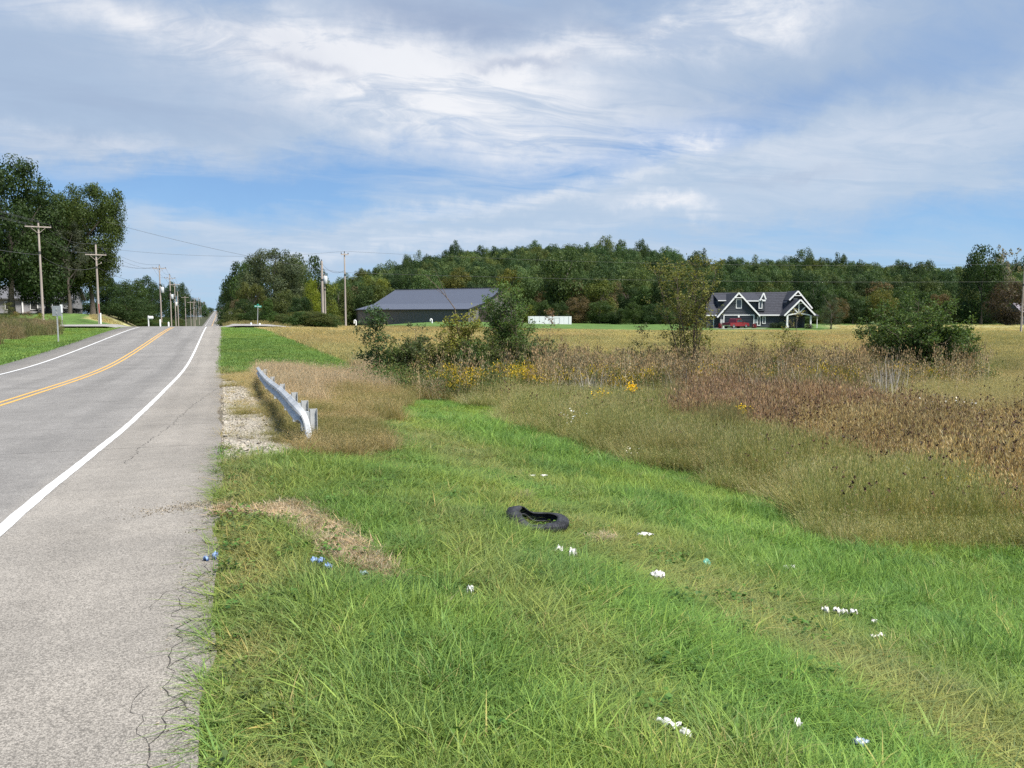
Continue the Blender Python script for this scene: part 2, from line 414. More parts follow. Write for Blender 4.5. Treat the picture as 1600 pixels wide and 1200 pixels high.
def tint(x, y, Z):
    """colour of the plants standing at x, y"""
    n = len(x); c = ZCA[Z].copy()
    a, b, e, f = vn(x, y, 1.6, 11), vn(x, y, .5, 12), vn(x, y, 6, 13), rng.random(n)
    px, py = project(x, y, terrain(x, y))
    g = Z == 1
    dry = np.array([.31, .255, .11]); lime = np.array([.21, .275, .055]); deep = np.array([.090, .190, .050])
    k = np.where(g, np.clip((a - .5) * 1.6, 0, .6), 0)[:, None]; c = c * (1 - k) + lime * k
    k = np.where(g, np.clip((.45 - b) * 2.0, 0, .6), 0)[:, None]; c = c * (1 - k) + deep * k
    # worn tan streak running along the verge, brown edge by the asphalt
    streak = np.exp(-((x - (3.2 + .03 * y)) / .8) ** 2) * .50 + np.exp(-((x - 1.75) / .35) ** 2) * .30
    streak = streak * np.clip((vn(x, y * .35, .9, 14) - .22) * 2.2, 0, 1)
    edge = np.exp(-np.clip(x, 0, 9) / .38) * (.35 + .75 * vn(x, y, .6, 15))
    k = np.where(g & (x > 0) & (y < 40), np.clip(streak + edge + (f > .96) * .6, 0, .9), np.where(g, .12, 0))[:, None]
    c = c * (1 - k) + dry * k
    dm = debris_mask(px, py) & (x > -.1) & (y < 12)
    k = np.where(dm, .8, 0)[:, None]; c = c * (1 - k) + np.array([.20, .15, .10]) * k
    k = np.where((Z == 3), np.clip((vn(x, y, .8, 16) - .45) * 3, 0, .8), 0)[:, None]; c = c * (1 - k) + np.array([.17, .17, .05]) * k
    k = np.where((Z == 7), np.clip((vn(x, y * 2.5, 9, 17) - .45) * 2, 0, .6), 0)[:, None]; c = c * (1 - k) + np.array([.25, .25, .11]) * k
    k = np.where((Z == 7), np.clip((vn(x, y, 14, 18) - .6) * 2, 0, .5), 0)[:, None]; c = c * (1 - k) + np.array([.42, .33, .17]) * k
    k = np.where((Z == 4), np.clip((vn(x, y, 1.2, 19) - .4) * 2, 0, .6), 0)[:, None]; c = c * (1 - k) + np.array([.40, .35, .19]) * k
    k = np.where((Z == 4) & (f < .35), .8, 0)[:, None]; c = c * (1 - k) + np.array([.16, .22, .055]) * k
    k = np.where((Z == 9), np.clip(vn(x, y, 2.0, 20), 0, .8), 0)[:, None]; c = c * (1 - k) + np.array([.24, .21, .10]) * k
    k = np.where((Z == 6) & (vn(x, y, 1.0, 21) > .55), .6, 0)[:, None]; c = c * (1 - k) + np.array([.32, .24, .12]) * k
    k = np.where((Z == 10) & (vn(x, y, 2.0, 22) > .5), .6, 0)[:, None]; c = c * (1 - k) + np.array([.10, .13, .04]) * k
    return c * (0.82 + .36 * f)[:, None] * (0.88 + .24 * e)[:, None]

def build_ground():
    def axis(lo_dense, hi_dense, step, lo, hi, g):
        a = list(np.arange(lo_dense, hi_dense, step)); s = step; v = hi_dense
        while v < hi: a.append(v); s *= g; v += s
        a.append(hi); s = step; v = lo_dense
        while v > lo: s *= g; v -= s; a.append(max(v, lo))
        return np.unique(np.round(a, 4))
    xs = axis(.2, 16, .22, -2600, 3200, 1.05)
    xs = np.unique(np.concatenate([xs[(xs > .05) | (xs < -11)], [-10.75, -10.6, -10.45, -10.2, -8, -5.3, -2, -.6, -.35, -.22, -.1, 0]]))
    ys = axis(1, 46, .3, -600, 5200, 1.035)
    X, Y = np.meshgrid(xs, ys); Zt = terrain(X, Y); V = np.stack([X, Y, Zt], -1).reshape(-1, 3)
    nx, ny = len(xs), len(ys); i = (np.arange(ny - 1)[:, None] * nx + np.arange(nx - 1)[None, :]).ravel()
    F = np.stack([i, i + 1, i + 1 + nx, i + nx], -1)
    Z = zones(V[:, 0], V[:, 1]); c = tint(V[:, 0], V[:, 1], Z)
    soil = np.array([.10, .085, .055]); _, dd = tocam(V[:, 0], V[:, 1])
    k = np.where(dd < 30, .55, .20)[:, None] * np.where((Z == 7) & (dd > 30), .3, 1)[:, None]
    c = c * (1 - k) + soil * k
    c[(V[:, 0] > -.3) & (V[:, 0] < .25)] = (.15, .13, .105)
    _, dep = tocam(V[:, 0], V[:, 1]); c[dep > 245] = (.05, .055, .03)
    # what the far land is: fields beyond
    m = bpy.data.materials.new('earth_and_turf'); m.use_nodes = True; T = NT(m.node_tree); p = T.n['Principled BSDF']
    a = T.new('ShaderNodeAttribute'); a.attribute_name = 'col'; tc = T.new('ShaderNodeTexCoord'); v = tc.outputs['Object']
    s1 = T.ramp(T.noise(v, 9, 8, .7), .25, .75, .55, 1.4); s2 = T.ramp(T.noise(v, .7, 6, .6), .3, .7, .8, 1.2)
    cb = T.mix(1.0, a.outputs['Color'], T.math('MULTIPLY', s1, s2), 'MULTIPLY')
    T.l.new(cb, p.inputs['Base Color']); p.inputs['Roughness'].default_value = .95; p.inputs['Specular IOR Level'].default_value = .1
    b = T.new('ShaderNodeBump'); b.inputs['Strength'].default_value = .6; b.inputs['Distance'].default_value = .04
    T.l.new(T.noise(v, 14, 8, .7), b.inputs['Height']); T.l.new(b.outputs[0], p.inputs['Normal'])
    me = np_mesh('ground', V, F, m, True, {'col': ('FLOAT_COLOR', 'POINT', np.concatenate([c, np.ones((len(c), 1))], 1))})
    tag(obj('ground', me), kind='structure')
build_ground()

# ------------------------------------------------------------------ road
EDGE_R, EDGE_L = -.10, -10.55
def yroad(a, b, g=1.03, s0=.25):
    v, s, out = a, s0, []
    while v < b: out.append(v); s = s0 if v < 20 else s0 + (v - 20) * .02; v += s
    out.append(b); return np.array(out)
def strip_mesh(name, ys, xl, xr, dz, mat, skirt=0.0, zf=zroad):
    n = len(ys); xl = np.broadcast_to(xl, n); xr = np.broadcast_to(xr, n)
    cols = [(xl, dz), (xl + (xr - xl) * .25, dz), (xl + (xr - xl) * .5, dz), (xl + (xr - xl) * .75, dz), (xr, dz)]
    if skirt: cols = [(xl - .04, dz - skirt)] + cols + [(xr + .03, dz - skirt)]
    V = np.stack([np.stack([cx + 0 * ys, ys, zf(ys) + cz], -1) for cx, cz in cols], 1).reshape(-1, 3)
    k = len(cols); i = (np.arange(n - 1)[:, None] * k + np.arange(k - 1)[None]).ravel()
    return np_mesh(name, V, np.stack([i, i + 1, i + 1 + k, i + k], -1), mat, False)
def asphalt(name, base, dark_tracks=True):
    m = bpy.data.materials.new(name); m.use_nodes = True; T = NT(m.node_tree); p = T.n['Principled BSDF']
    tc = T.new('ShaderNodeTexCoord'); v = tc.outputs['Object']
    vo = T.new('ShaderNodeTexVoronoi'); vo.inputs['Scale'].default_value = 130; T.l.new(v, vo.inputs['Vector'])
    sv = T.new('ShaderNodeSeparateColor'); T.l.new(vo.outputs['Color'], sv.inputs[0])
    grain = T.ramp(sv.outputs[0], 0, 1, .72, 1.28)
    gap = T.ramp(vo.outputs['Distance'], .5, .75, 1.0, .62)
    big = T.ramp(T.noise(v, .5, 5, .6), .3, .7, .90, 1.08); mid = T.ramp(T.noise(v, 5, 6, .6), .3, .7, .93, 1.06)
    sp = T.new('ShaderNodeSeparateXYZ'); T.l.new(v, sp.inputs[0])
    s = T.math('MULTIPLY', T.math('MULTIPLY', grain, gap), T.math('MULTIPLY', big, mid))
    if dark_tracks:
        mp = T.new('ShaderNodeMapping'); mp.inputs['Scale'].default_value = (1.0, .03, 1); T.l.new(v, mp.inputs[0])
        s = T.math('MULTIPLY', s, T.ramp(T.noise(mp.outputs[0], 1.4, 3, .5), .3, .7, .9, 1.07))
        lane = T.math('ADD', T.ramp(sp.outputs[0], -1.95, -1.55, 0, 1), T.ramp(sp.outputs[0], -9.1, -8.8, 1, 0))
        base = T.mix(lane, tuple(c * .93 for c in base[:3]) + (1,), (base[0] * 1.05, base[1] * 1.02, base[2] * .97, 1))
        for lc in (-2.6, -4.3, -6.3, -8.1):
            dx = T.math('DIVIDE', T.math('SUBTRACT', sp.outputs[0], lc), .38); s = T.math('MULTIPLY', s, T.math('SUBTRACT', 1.0, T.math('MULTIPLY', T.math('EXPONENT', T.math('MULTIPLY', T.math('MULTIPLY', dx, dx), -1.0)), .07)))
    c = T.mix(1.0, base, s, 'MULTIPLY')
    T.l.new(c, p.inputs['Base Color']); p.inputs['Roughness'].default_value = .85; p.inputs['Specular IOR Level'].default_value = .25
    b = T.new('ShaderNodeBump'); b.inputs['Strength'].default_value = .5; b.inputs['Distance'].default_value = .006
    T.l.new(vo.outputs['Distance'], b.inputs['Height']); T.l.new(b.outputs[0], p.inputs['Normal'])
    return m
ASPH = asphalt('worn_asphalt', (.236, .224, .208, 1))
CROSS = asphalt('chip_seal', (.30, .285, .265, 1), False)
def paint(name, col):
    m = bpy.data.materials.new(name); m.use_nodes = True; T = NT(m.node_tree); p = T.n['Principled BSDF']
    tc = T.new('ShaderNodeTexCoord'); v = tc.outputs['Object']
    w = T.ramp(T.noise(v, 60, 6, .7), .40, .52, .6, 0)
    w2 = T.math('MULTIPLY', w, T.ramp(T.noise(v, 1.5, 4, .6), .4, .6, .4, 1))
    c = T.mix(w2, col, (.22, .21, .20, 1)); c = T.mix(1.0, c, T.ramp(T.noise(v, 90, 3, .6), .3, .7, .82, 1.12), 'MULTIPLY')
    T.l.new(c, p.inputs['Base Color']); p.inputs['Roughness'].default_value = .7; return m
WPAINT, YPAINT = paint('white_road_paint', (.66, .66, .65, 1)), paint('yellow_road_paint', (.62, .35, .06, 1))
def build_road():
    ys = yroad(-60, 2100)
    e = EDGE_R + (vn(ys * 0, ys, .5, 31) - .5) * .12 * (np.abs(ys) < 60) + (vn(ys * 0, ys, 2.2, 32) - .5) * .16 * (np.abs(ys) < 90)
    tag(obj('road', strip_mesh('road', ys, EDGE_L, e, 0, ASPH, .22)), kind='structure')
    def line(name, xc, w, mat, ya=-60, yb=99.5):
        yy = yroad(ya, yb); wob = (vn(yy * 0, yy, .35, 33) - .5) * .012
        return tag(obj(name, strip_mesh(name, yy, xc - w / 2 + wob, xc + w / 2 + wob, .005, mat)), kind='structure')
    line('road_marking', -1.72, .112, WPAINT); line('road_marking', -5.20, .105, YPAINT, -60, 98); line('road_marking', -5.46, .105, YPAINT, -60, 98)
    line('road_marking', -8.95, .12, WPAINT, -60, 99)
    line('road_marking', -1.72, .13, WPAINT, 110, 1500); line('road_marking', -5.20, .12, YPAINT, 110, 1500); line('road_marking', -5.46, .12, YPAINT, 110, 1500); line('road_marking', -8.95, .13, WPAINT, 110, 1500)
    # crossroad: two arms meeting the road at the crest, with rounded throats
    for sgn, x0, x1 in ((1, EDGE_R - .05, 30), (-1, EDGE_L + .05, -90)):
        t = np.concatenate([np.linspace(0, 8, 17), np.linspace(9, abs(x1 - x0), 40)])
        half = 3.0 + 5.0 * np.exp(-t / 2.2); xx = x0 + sgn * t
        rows = []
        for k in np.linspace(-1, 1, 9):
            yy = 104 + k * half; zz = np.maximum(terrain(xx, np.full_like(xx, 104.0)), terrain(xx, yy)) + .03
            zz = np.where(t < 1, zroad(yy) + .004 * t - .004, zz); rows.append(np.stack([xx, yy, zz], -1))
        V = np.stack(rows, 1).reshape(-1, 3); k = 9; n = len(xx); i = (np.arange(n - 1)[:, None] * k + np.arange(k - 1)[None]).ravel()
        tag(obj('side_road', np_mesh('side_road', V, np.stack([i, i + k, i + k + 1, i + 1], -1) if sgn > 0 else np.stack([i, i + 1, i + 1 + k, i + k], -1), CROSS)), kind='structure')
    # cracks: thin dark ribbons lying on the asphalt
    CR = mat_surface('crack_filler', (.055, .05, .045), .95, .3, 20)
    def ribbon(mb, pts, w):
        pts = np.array(pts, float); out = []
        for a, b in zip(pts[:-1], pts[1:]):
            n = max(2, int(np.hypot(*(b - a)) / .05))
            for k in range(n): out.append(a + (b - a) * k / n)
        P = np.array(out); P[:, 0] += (rng.random(len(P)) - .5) * w * 6 + (vn(P[:, 1] * 3, P[:, 0] * 3, .3, 3) - .5) * .10; P[:, 1] += (rng.random(len(P)) - .5) * w * 3
        V = []
        for i, q in enumerate(P):
            d = P[min(i + 1, len(P) - 1)] - P[max(i - 1, 0)]; d = d / (np.hypot(*d) + 1e-6); nn = np.array([-d[1], d[0]])
            ww = w * (.4 + rng.random()) * (.3 if i in (0, len(P) - 1) else 1)
            for s_ in (-1, 1):
                r = q + nn * ww * s_ * .5; V.append((r[0], r[1], float(zroad(r[1])) + .003))
        mb.add(V, [(2 * i, 2 * i + 1, 2 * i + 3, 2 * i + 2) for i in range(len(P) - 1)])
    mb = MB()
    ribbon(mb, [(-.22, 26), (-.75, 20), (-.95, 15.5), (-1.15, 12.5), (-1.2, 10.5)], .006)
    ribbon(mb, [(-.30, 4.9), (-.25, 4.4), (-.31, 3.9), (-.23, 3.5), (-.33, 3.2), (-.25, 2.9), (-.30, 2.6)], .005)
    ribbon(mb, [(-.30, 4.9), (-.12, 5.6)], .004); ribbon(mb, [(-.31, 3.9), (-.17, 4.1)], .004); ribbon(mb, [(-.23, 3.5), (-.13, 3.3)], .004)
    ribbon(mb, [(-.33, 3.2), (-.38, 3.4), (-.36, 3.8)], .003); ribbon(mb, [(-.2, 5.1), (-.36, 5.05), (-.42, 4.7)], .003)
    for yy in (12.5, 16, 22.5, 29, 41): ribbon(mb, [(-10.4, yy + .4), (-5, yy), (-.2, yy - .2)], .009)
    tag(mb.build('crack', CR), kind='structure')
build_road()

# ------------------------------------------------------------------ scatter machinery (stuff only)
def scatter(name, pts, rot, scl, idx, tints, protos):
    n = len(pts)
    me = bpy.data.meshes.new(name); me.vertices.add(n); me.vertices.foreach_set('co', np.asarray(pts, np.float32).ravel())
    for an, ty, key, data in (('rot', 'FLOAT_VECTOR', 'vector', rot), ('scl', 'FLOAT_VECTOR', 'vector', scl), ('tint', 'FLOAT_VECTOR', 'vector', tints), ('idx', 'INT', 'value', idx)):
        a = me.attributes.new(an, ty, 'POINT'); a.data.foreach_set(key, np.asarray(data, np.int32 if ty == 'INT' else np.float32).ravel())
    o = obj(name, me)
    col = bpy.data.collections.new(name + '_kinds')
    for i, p in enumerate(protos): col.objects.link(p)
    ng = bpy.data.node_groups.new(name + '_scatter', 'GeometryNodeTree')
    ng.interface.new_socket('Geometry', in_out='INPUT', socket_type='NodeSocketGeometry')
    ng.interface.new_socket('Geometry', in_out='OUTPUT', socket_type='NodeSocketGeometry')
    N, L = ng.nodes, ng.links
    gi, go = N.new('NodeGroupInput'), N.new('NodeGroupOutput')
    ci = N.new('GeometryNodeCollectionInfo'); ci.inputs['Collection'].default_value = col
    ci.inputs['Separate Children'].default_value = True; ci.inputs['Reset Children'].default_value = True
    ip = N.new('GeometryNodeInstanceOnPoints'); ip.inputs['Pick Instance'].default_value = True
    def na(nm, ty):
        a = N.new('GeometryNodeInputNamedAttribute'); a.data_type = ty; a.inputs[0].default_value = nm; return a.outputs[0]
    mp = N.new('GeometryNodeMeshToPoints')
    L.new(gi.outputs[0], mp.inputs[0]); L.new(mp.outputs[0], ip.inputs['Points']); L.new(ci.outputs[0], ip.inputs['Instance'])
    L.new(na('idx', 'INT'), ip.inputs['Instance Index'])
    er = N.new('FunctionNodeEulerToRotation'); L.new(na('rot', 'FLOAT_VECTOR'), er.inputs[0]); L.new(er.outputs[0], ip.inputs['Rotation'])
    L.new(na('scl', 'FLOAT_VECTOR'), ip.inputs['Scale']); L.new(ip.outputs[0], go.inputs[0])
    md = o.modifiers.new('scatter', 'NODES'); md.node_group = ng
    o['kind'] = 'stuff'
    return o
_pc = [0]
def proto(name, me):
    _pc[0] += 1
    return bpy.data.objects.new('%s_%03d' % (name, _pc[0]), me)
def blades(n, h, hv, w, spread, lean, droop, seg=3, seed=0, stiff=False):
    """n curved tapering blades as quads; returns V, F, lv"""
    r = np.random.default_rng(seed)
    ang = r.random(n) * 2 * math.pi; rad = spread * np.sqrt(r.random(n)); bx, by = rad * np.cos(r.random(n) * 6.28), rad * np.sin(r.random(n) * 6.28)
    H = h * (1 - hv + 2 * hv * r.random(n)); W = w * (.6 + .8 * r.random(n)); LE = lean * (r.random(n) ** 1.0); DR = droop * r.random(n)
    V = np.zeros((n, seg + 1, 2, 3)); fa = ang + math.pi / 2 + (r.random(n) - .5) * 1.5
    for k in range(seg + 1):
        t = k / seg; out = H * (LE * t + DR * t * t * .9); up = H * (t - DR * .45 * t * t * t) * np.cos(np.minimum(LE, 1.2) * .6)
        ww = W * (1 - t ** 1.6) * .5 if k < seg else W * .06
        for s_, sg in enumerate((-1, 1)):
            V[:, k, s_, 0] = bx + np.cos(ang) * out + np.cos(fa) * ww * sg
            V[:, k, s_, 1] = by + np.sin(ang) * out + np.sin(fa) * ww * sg
            V[:, k, s_, 2] = up - .015
    base = (np.arange(n) * (seg + 1) * 2)[:, None] + np.arange(seg)[None] * 2
    F = np.stack([base, base + 1, base + 3, base + 2], -1).reshape(-1, 4)
    return V.reshape(-1, 3), F, np.repeat(r.random(n), (seg + 1) * 2)
def cards(P, size, nrm, r, asp=.5):
    """rhombic leaf quads at P with normals nrm"""
    n = len(P); nrm = nrm / (np.linalg.norm(nrm, axis=1, keepdims=True) + 1e-9)
    t = np.cross(nrm, r.normal(size=(n, 3))); t /= (np.linalg.norm(t, axis=1, keepdims=True) + 1e-9); b = np.cross(nrm, t)
    size = np.broadcast_to(size, n)[:, None]
    V = np.stack([P - t * size * .5, P + b * size * asp * .5 + nrm * size * .08, P + t * size * .5 - nrm * size * .05, P - b * size * asp * .5 + nrm * size * .08], 1)
    F = np.arange(4 * n).reshape(n, 4)
    return V.reshape(-1, 3), F, np.repeat(r.random(n), 4)
def vcards(P, ln, wd, r):
    """narrow upright lozenges: grass and weed seed heads"""
    n = len(P); a = r.uniform(0, 6.283, n); hx = np.stack([np.cos(a), np.sin(a), 0 * a], -1) * wd * .5; up = np.stack([r.normal(size=n) * .25, r.normal(size=n) * .25, np.ones(n)], -1) * (ln * .5) * r.uniform(.6, 1.3, (n, 1))
    V = np.stack([P - up, P + hx, P + up, P - hx], 1); return V.reshape(-1, 3), np.arange(4 * n).reshape(n, 4), np.repeat(r.random(n), 4)
def merge(parts):
    Vs, Fs, Ls, off = [], [], [], 0
    for V, F, L in parts: Vs.append(V); Fs.append(F + off); Ls.append(L); off += len(V)
    return np.concatenate(Vs), np.concatenate(Fs), np.concatenate(Ls)
def leafmesh(name, parts, mat):
    V, F, L = merge(parts); return np_mesh(name, V, F, mat, False, {'lv': ('FLOAT', 'POINT', L)})

def in_view(n, dlo, dhi, mx=.78, p=1.0):
    """random ground points between two depths in a wedge a little wider than the frame"""
    u = rng.random(n); d = np.sqrt(dlo * dlo + u * (dhi * dhi - dlo * dlo)); xc = (rng.random(n) * 2 - 1) * mx * d
    return toworld(xc, d) + (d,)
def tilt(n, a=.12): return np.stack([(rng.random(n) - .5) * 2 * a, (rng.random(n) - .5) * 2 * a, rng.random(n) * 6.283], -1)

PLOT_ASTER = []
def gravel_mask(x, y):
    e = .95 + (vn(x, y, .9, 41) - .5) * .5 + np.interp(y, [9, 12, 18, 24, 33], [.12, .12, .1, -.05, -.35]); lo = 10.1 + (vn(x, y, .8, 42) - .5) * 1.2
    return (x > -.05) & (x < e) & (y > lo) & (y < 31 + (vn(x, y, .8, 43) - .5) * 2)
LITTER_PX = [(884, 874), (841, 751), (1005, 845), (1027, 915), (1233, 901), (1297, 967), (1328, 973), (1368, 986), (1370, 1009), (1046, 1152), (1070, 1168), (1250, 1158), (1347, 1188), (735, 941), (329, 884), (497, 889), (513, 901), (568, 912), (358, 806), (1101, 886), (392, 808), (428, 812), (365, 812)]
def _clear():
    out = []
    for p in LITTER_PX:
        g = ground(*p); d = math.hypot(g[0], g[1]); ux, uy = g[0] / d, g[1] / d
        out += [(g[0], g[1], .10, .45), (g[0] - ux * .12, g[1] - uy * .12, .12, .6)]
    g = ground(840, 828); d = math.hypot(g[0], g[1]); out += [(g[0], g[1], .30, .25), (g[0] - g[0] / d * .30, g[1] - g[1] / d * .30, .28, .72)]
    return out
CLEAR = _clear()
def grass():
    SH = [proto('grass_tuft', leafmesh('grass_tuft', [blades(32, .105, .45, .0066, .055, 1.0, .9, 3, s)], BLADE)) for s in range(5)]
    SH += [proto('grass_tuft', leafmesh('grass_tuft', [blades(24, .160, .35, .0072, .05, .8, 1.2, 4, 20 + s)], BLADE)) for s in range(3)]
    bands = [(2.0, 4.5, 11000, 1.0), (4.5, 8, 19000, 1.05), (8, 14, 23000, 1.3), (14, 26, 22000, 1.8)]
    P, R, S, I, C = [], [], [], [], []
    for lo, hi, n, sc in bands:
        x, y, d = in_view(n, lo, hi); Z = zones(x, y); px, py = project(x, y, terrain(x, y))
        k = (Z == 1) & (x > -.12) & ~(gravel_mask(x, y) & (rng.random(len(x)) > .05)) & ~(debris_mask(px, py) & (rng.random(len(x)) > .08))
        tan = np.exp(-((x - (3.2 + .03 * y)) / .6) ** 2)
        edgy = sstep(x, -.1, .5)
        x, y, d, tan, edgy = x[k], y[k], d[k], tan[k], edgy[k]; m = len(x)
        hgt = (.36 + .58 * vn(x, y, 1.1, 51) + .35 * vn(x, y, .3, 52)) * (1 - .38 * tan) * (.55 + .45 * edgy)
        for lx_, ly_, lr_, lf_ in CLEAR: hgt = hgt * (1 - (1 - lf_) * np.exp(-(((x - lx_) ** 2 + (y - ly_) ** 2) / lr_ ** 2) ** 2))
        hgt *= 1 + .5 * np.exp(-((x - 5.6) / 1.4) ** 2) * (y < 20)
        P.append(np.stack([x, y, terrain(x, y)], -1)); R.append(tilt(m, .18)); s = sc * (.8 + .4 * rng.random(m))
        S.append(np.stack([s, s, s * hgt / (sc ** .45)], -1)); I.append(np.where(rng.random(m) < .75, rng.integers(0, 5, m), rng.integers(5, 8, m))); C.append(tint(x, y, np.full(m, 1)))
    tag(scatter('verge_grass', *[np.concatenate(a) for a in (P, R, S, I, C)], SH), 'lush green roadside grass with worn tan streaks beside the asphalt', 'grass')
    # far verges: the mown strips either side, lawns
    FT = [proto('far_tuft', leafmesh('far_tuft', [blades(40, .11, .4, .02, .26, .8, .6, 2, 60 + s)], BLADE)) for s in range(3)]
    xs, ys = [], []
    for n, (x0, x1, y0, y1) in ((15000, (0, 9, 26, 60)), (9000, (0, 9, 60, 101)), (14000, (-18, -10.55, 30, 100))):
        xs.append(rng.uniform(x0, x1, n)); ys.append(rng.uniform(y0, y1, n))
    x, y = np.concatenate(xs), np.concatenate(ys); Z = zones(x, y); k = (Z == 1) & ((x > .05) | (x < -10.6)) & ~gravel_mask(x, y); x, y = x[k], y[k]; m = len(x)
    s = .9 + .6 * rng.random(m); hz_ = np.where(y > 70, .4, 1.0)
    tc = tint(x, y, np.full(m, 1)) * np.array([.92, .98, 1.0])
    tag(scatter('mown_grass', np.stack([x, y, terrain(x, y)], -1), tilt(m, .1), np.stack([s, s, s * hz_], -1), rng.integers(0, 3, m), tc, FT), 'bright green mown grass along both edges of the road', 'grass')

    # meadow plants -----------------------------------------------------
    def stalks(n, h, w, spread, lean, seed, head=None):
        V, F, L = blades(n, h, .25, w, spread, lean, .25, 3, seed); parts = [(V, F, L)]
        if head:
            r = np.random.default_rng(seed + 1); tips = V.reshape(n, 4, 2, 3)[:, 3].mean(1); m = head[0]
            Pc = np.repeat(tips, m, 0) + r.normal(size=(n * m, 3)) * np.array(head[2]); Pc[:, 2] -= abs(head[2][2]) * .8
            parts.append(vcards(Pc, head[1] * 2.2, head[1] * head[3] * .9, r))
        return parts
    TALL = [proto('meadow_tuft', leafmesh('meadow_tuft', stalks(16, .66, .0045, .15, .40, 100 + s, (4, .024, (.006, .006, .05), .26)) + [blades(34, .46, .45, .0065, .15, .6, .9, 3, 120 + s)], BLADE)) for s in range(4)]
    WEED = []
    DK = mat_leaf('seed_head', 'NONE', (.10, .06, .04), .05, .4, .2)
    for s in range(4):
        parts = stalks(12, .66, .006, .18, .45, 140 + s, (5, .034, (.014, .014, .09), .28)) + [blades(24, .34, .5, .007, .16, .8, .8, 3, 160 + s)]
        me = leafmesh('weed_tuft', parts, BLADE)
        me.materials.append(DK); nf = 12 * 3
        mi = np.zeros(len(me.polygons), np.int32); r = np.random.default_rng(s); pick = r.random(12) < .22
        for b in range(12):
            if pick[b]: mi[nf + b * 5: nf + b * 5 + 5] = 1
        me.polygons.foreach_set('material_index', mi); WEED.append(proto('weed_tuft', me))
    FIELD = [proto('straw_tuft', leafmesh('straw_tuft', stalks(26, .50, .012, .34, .35, 180 + s, (4, .045, (.012, .012, .06), .35)) + [blades(26, .32, .4, .013, .32, .7, .8, 2, 200 + s)], BLADE)) for s in range(4)]
    P, R, S, I, C = [], [], [], [], []
    P2, R2, S2, I2, C2 = [], [], [], [], []
    for lo, hi, n, sc in [(5, 10, 9000, .85), (10, 18, 16000, 1.0), (18, 32, 22000, 1.15), (32, 46, 9000, 1.5)]:
        x, y, d = in_view(n, lo, hi, .82); Z = zones(x, y)
        k = np.isin(Z, (2, 3, 4, 9, 7)) & (x > 0) & ~(gravel_mask(x, y) & (rng.random(len(x)) > .04 + .5 * (vn(x, y, .5, 61) > .72)))
        a, b, zz = x[k], y[k], Z[k]; m = len(a)
        hf = np.select([zz == 2, zz == 3, zz == 4, zz == 9, zz == 7], [.85, .62, .95, 1.15, .75])
        near_edge = (zz == 4) & (zones(a - .55, b - .55) == 1); hf = hf * np.where(near_edge, .6, 1) * np.where(a < 1.1, .5, 1) * np.where((a < 3.2) & (zz == 3), .62, 1)
        hf = hf * (.75 + .5 * vn(a, b, 1.5, 55)); s = sc * (.8 + .4 * rng.random(m))
        P.append(np.stack([a, b, terrain(a, b)], -1)); R.append(tilt(m, .14)); S.append(np.stack([s, s, hf * s ** .4], -1)); I.append(rng.integers(0, 4, m)); C.append(tint(a, b, zz))
        k = np.isin(Z, (5, 6)); a, b, zz = x[k], y[k], Z[k]; m = len(a); s = sc * (.85 + .5 * rng.random(m))
        hf = (.35 + .75 * vn(a, b, 1.6, 56) + .45 * vn(a, b, .5, 57)) * np.where(zz == 5, 1.05, .9)
        P2.append(np.stack([a, b, terrain(a, b)], -1)); R2.append(tilt(m, .12)); S2.append(np.stack([s, s, hf * s ** .4], -1)); I2.append(rng.integers(0, 4, m)); C2.append(tint(a, b, zz))
    tag(scatter('meadow_grass', *[np.concatenate(a) for a in (P, R, S, I, C)], TALL), 'tall olive and tan seeding grass beyond the mown verge', 'tall grass')
    tag(scatter('brown_weeds', *[np.concatenate(a) for a in (P2, R2, S2, I2, C2)], WEED), 'reddish brown and golden weeds with dark seed heads in the meadow', 'weeds')
    # taller single stalks with dark heads standing out of the meadow
    SK = []
    for s in range(4):
        V, F, L = blades(3, .95, .2, .007, .10, .35, .1, 3, 700 + s); tips = V.reshape(3, 4, 2, 3)[:, 3].mean(1); q = np.random.default_rng(s); hd = np.repeat(tips, 7, 0) + q.normal(size=(21, 3)) * np.array([.010, .010, .020])
        sb = np.repeat(tips, 5, 0) * q.uniform(.4, .85, (15, 1)) + q.normal(size=(15, 3)) * .03
        g = merge([(V, F, L), cards(sb, .05, q.normal(size=sb.shape), q, .25)]); c = cards(hd, .034, q.normal(size=hd.shape), q, .9); V, F, L = merge([g, c]); me = np_mesh('seed_stalk', V, F, BLADE, False, {'lv': ('FLOAT', 'POINT', L)})
        me.materials.append(DK); mi = np.zeros(len(F), np.int32); mi[len(g[1]):] = 1; me.polygons.foreach_set('material_index', mi); SK.append(proto('seed_stalk', me))
    x, y, d = in_view(5200, 8, 28, .82); Z = zones(x, y); w = np.select([Z == 4, Z == 5, Z == 6, Z == 7], [.10, .75, .9, .05], 0) * (.3 + 1.2 * (vn(x, y, 1.4, 62) > .45)); k = (rng.random(len(x)) < w) & (x > 3); a, b, zz = x[k], y[k], Z[k]; m = len(a)
    tag(scatter('dark_seed_stalks', np.stack([a, b, terrain(a, b)], -1), tilt(m, .22), np.stack([np.ones(m), np.ones(m), rng.uniform(.6, 1.05, m)], -1), rng.integers(0, 4, m), np.tile([.26, .19, .11], (m, 1)) * rng.uniform(.6, 1.3, (m, 1)), SK), 'thin stalks with dark seed heads standing above the brown weeds', 'seed stalks')
    # broad leaved weeds low in the verge
    BW = []
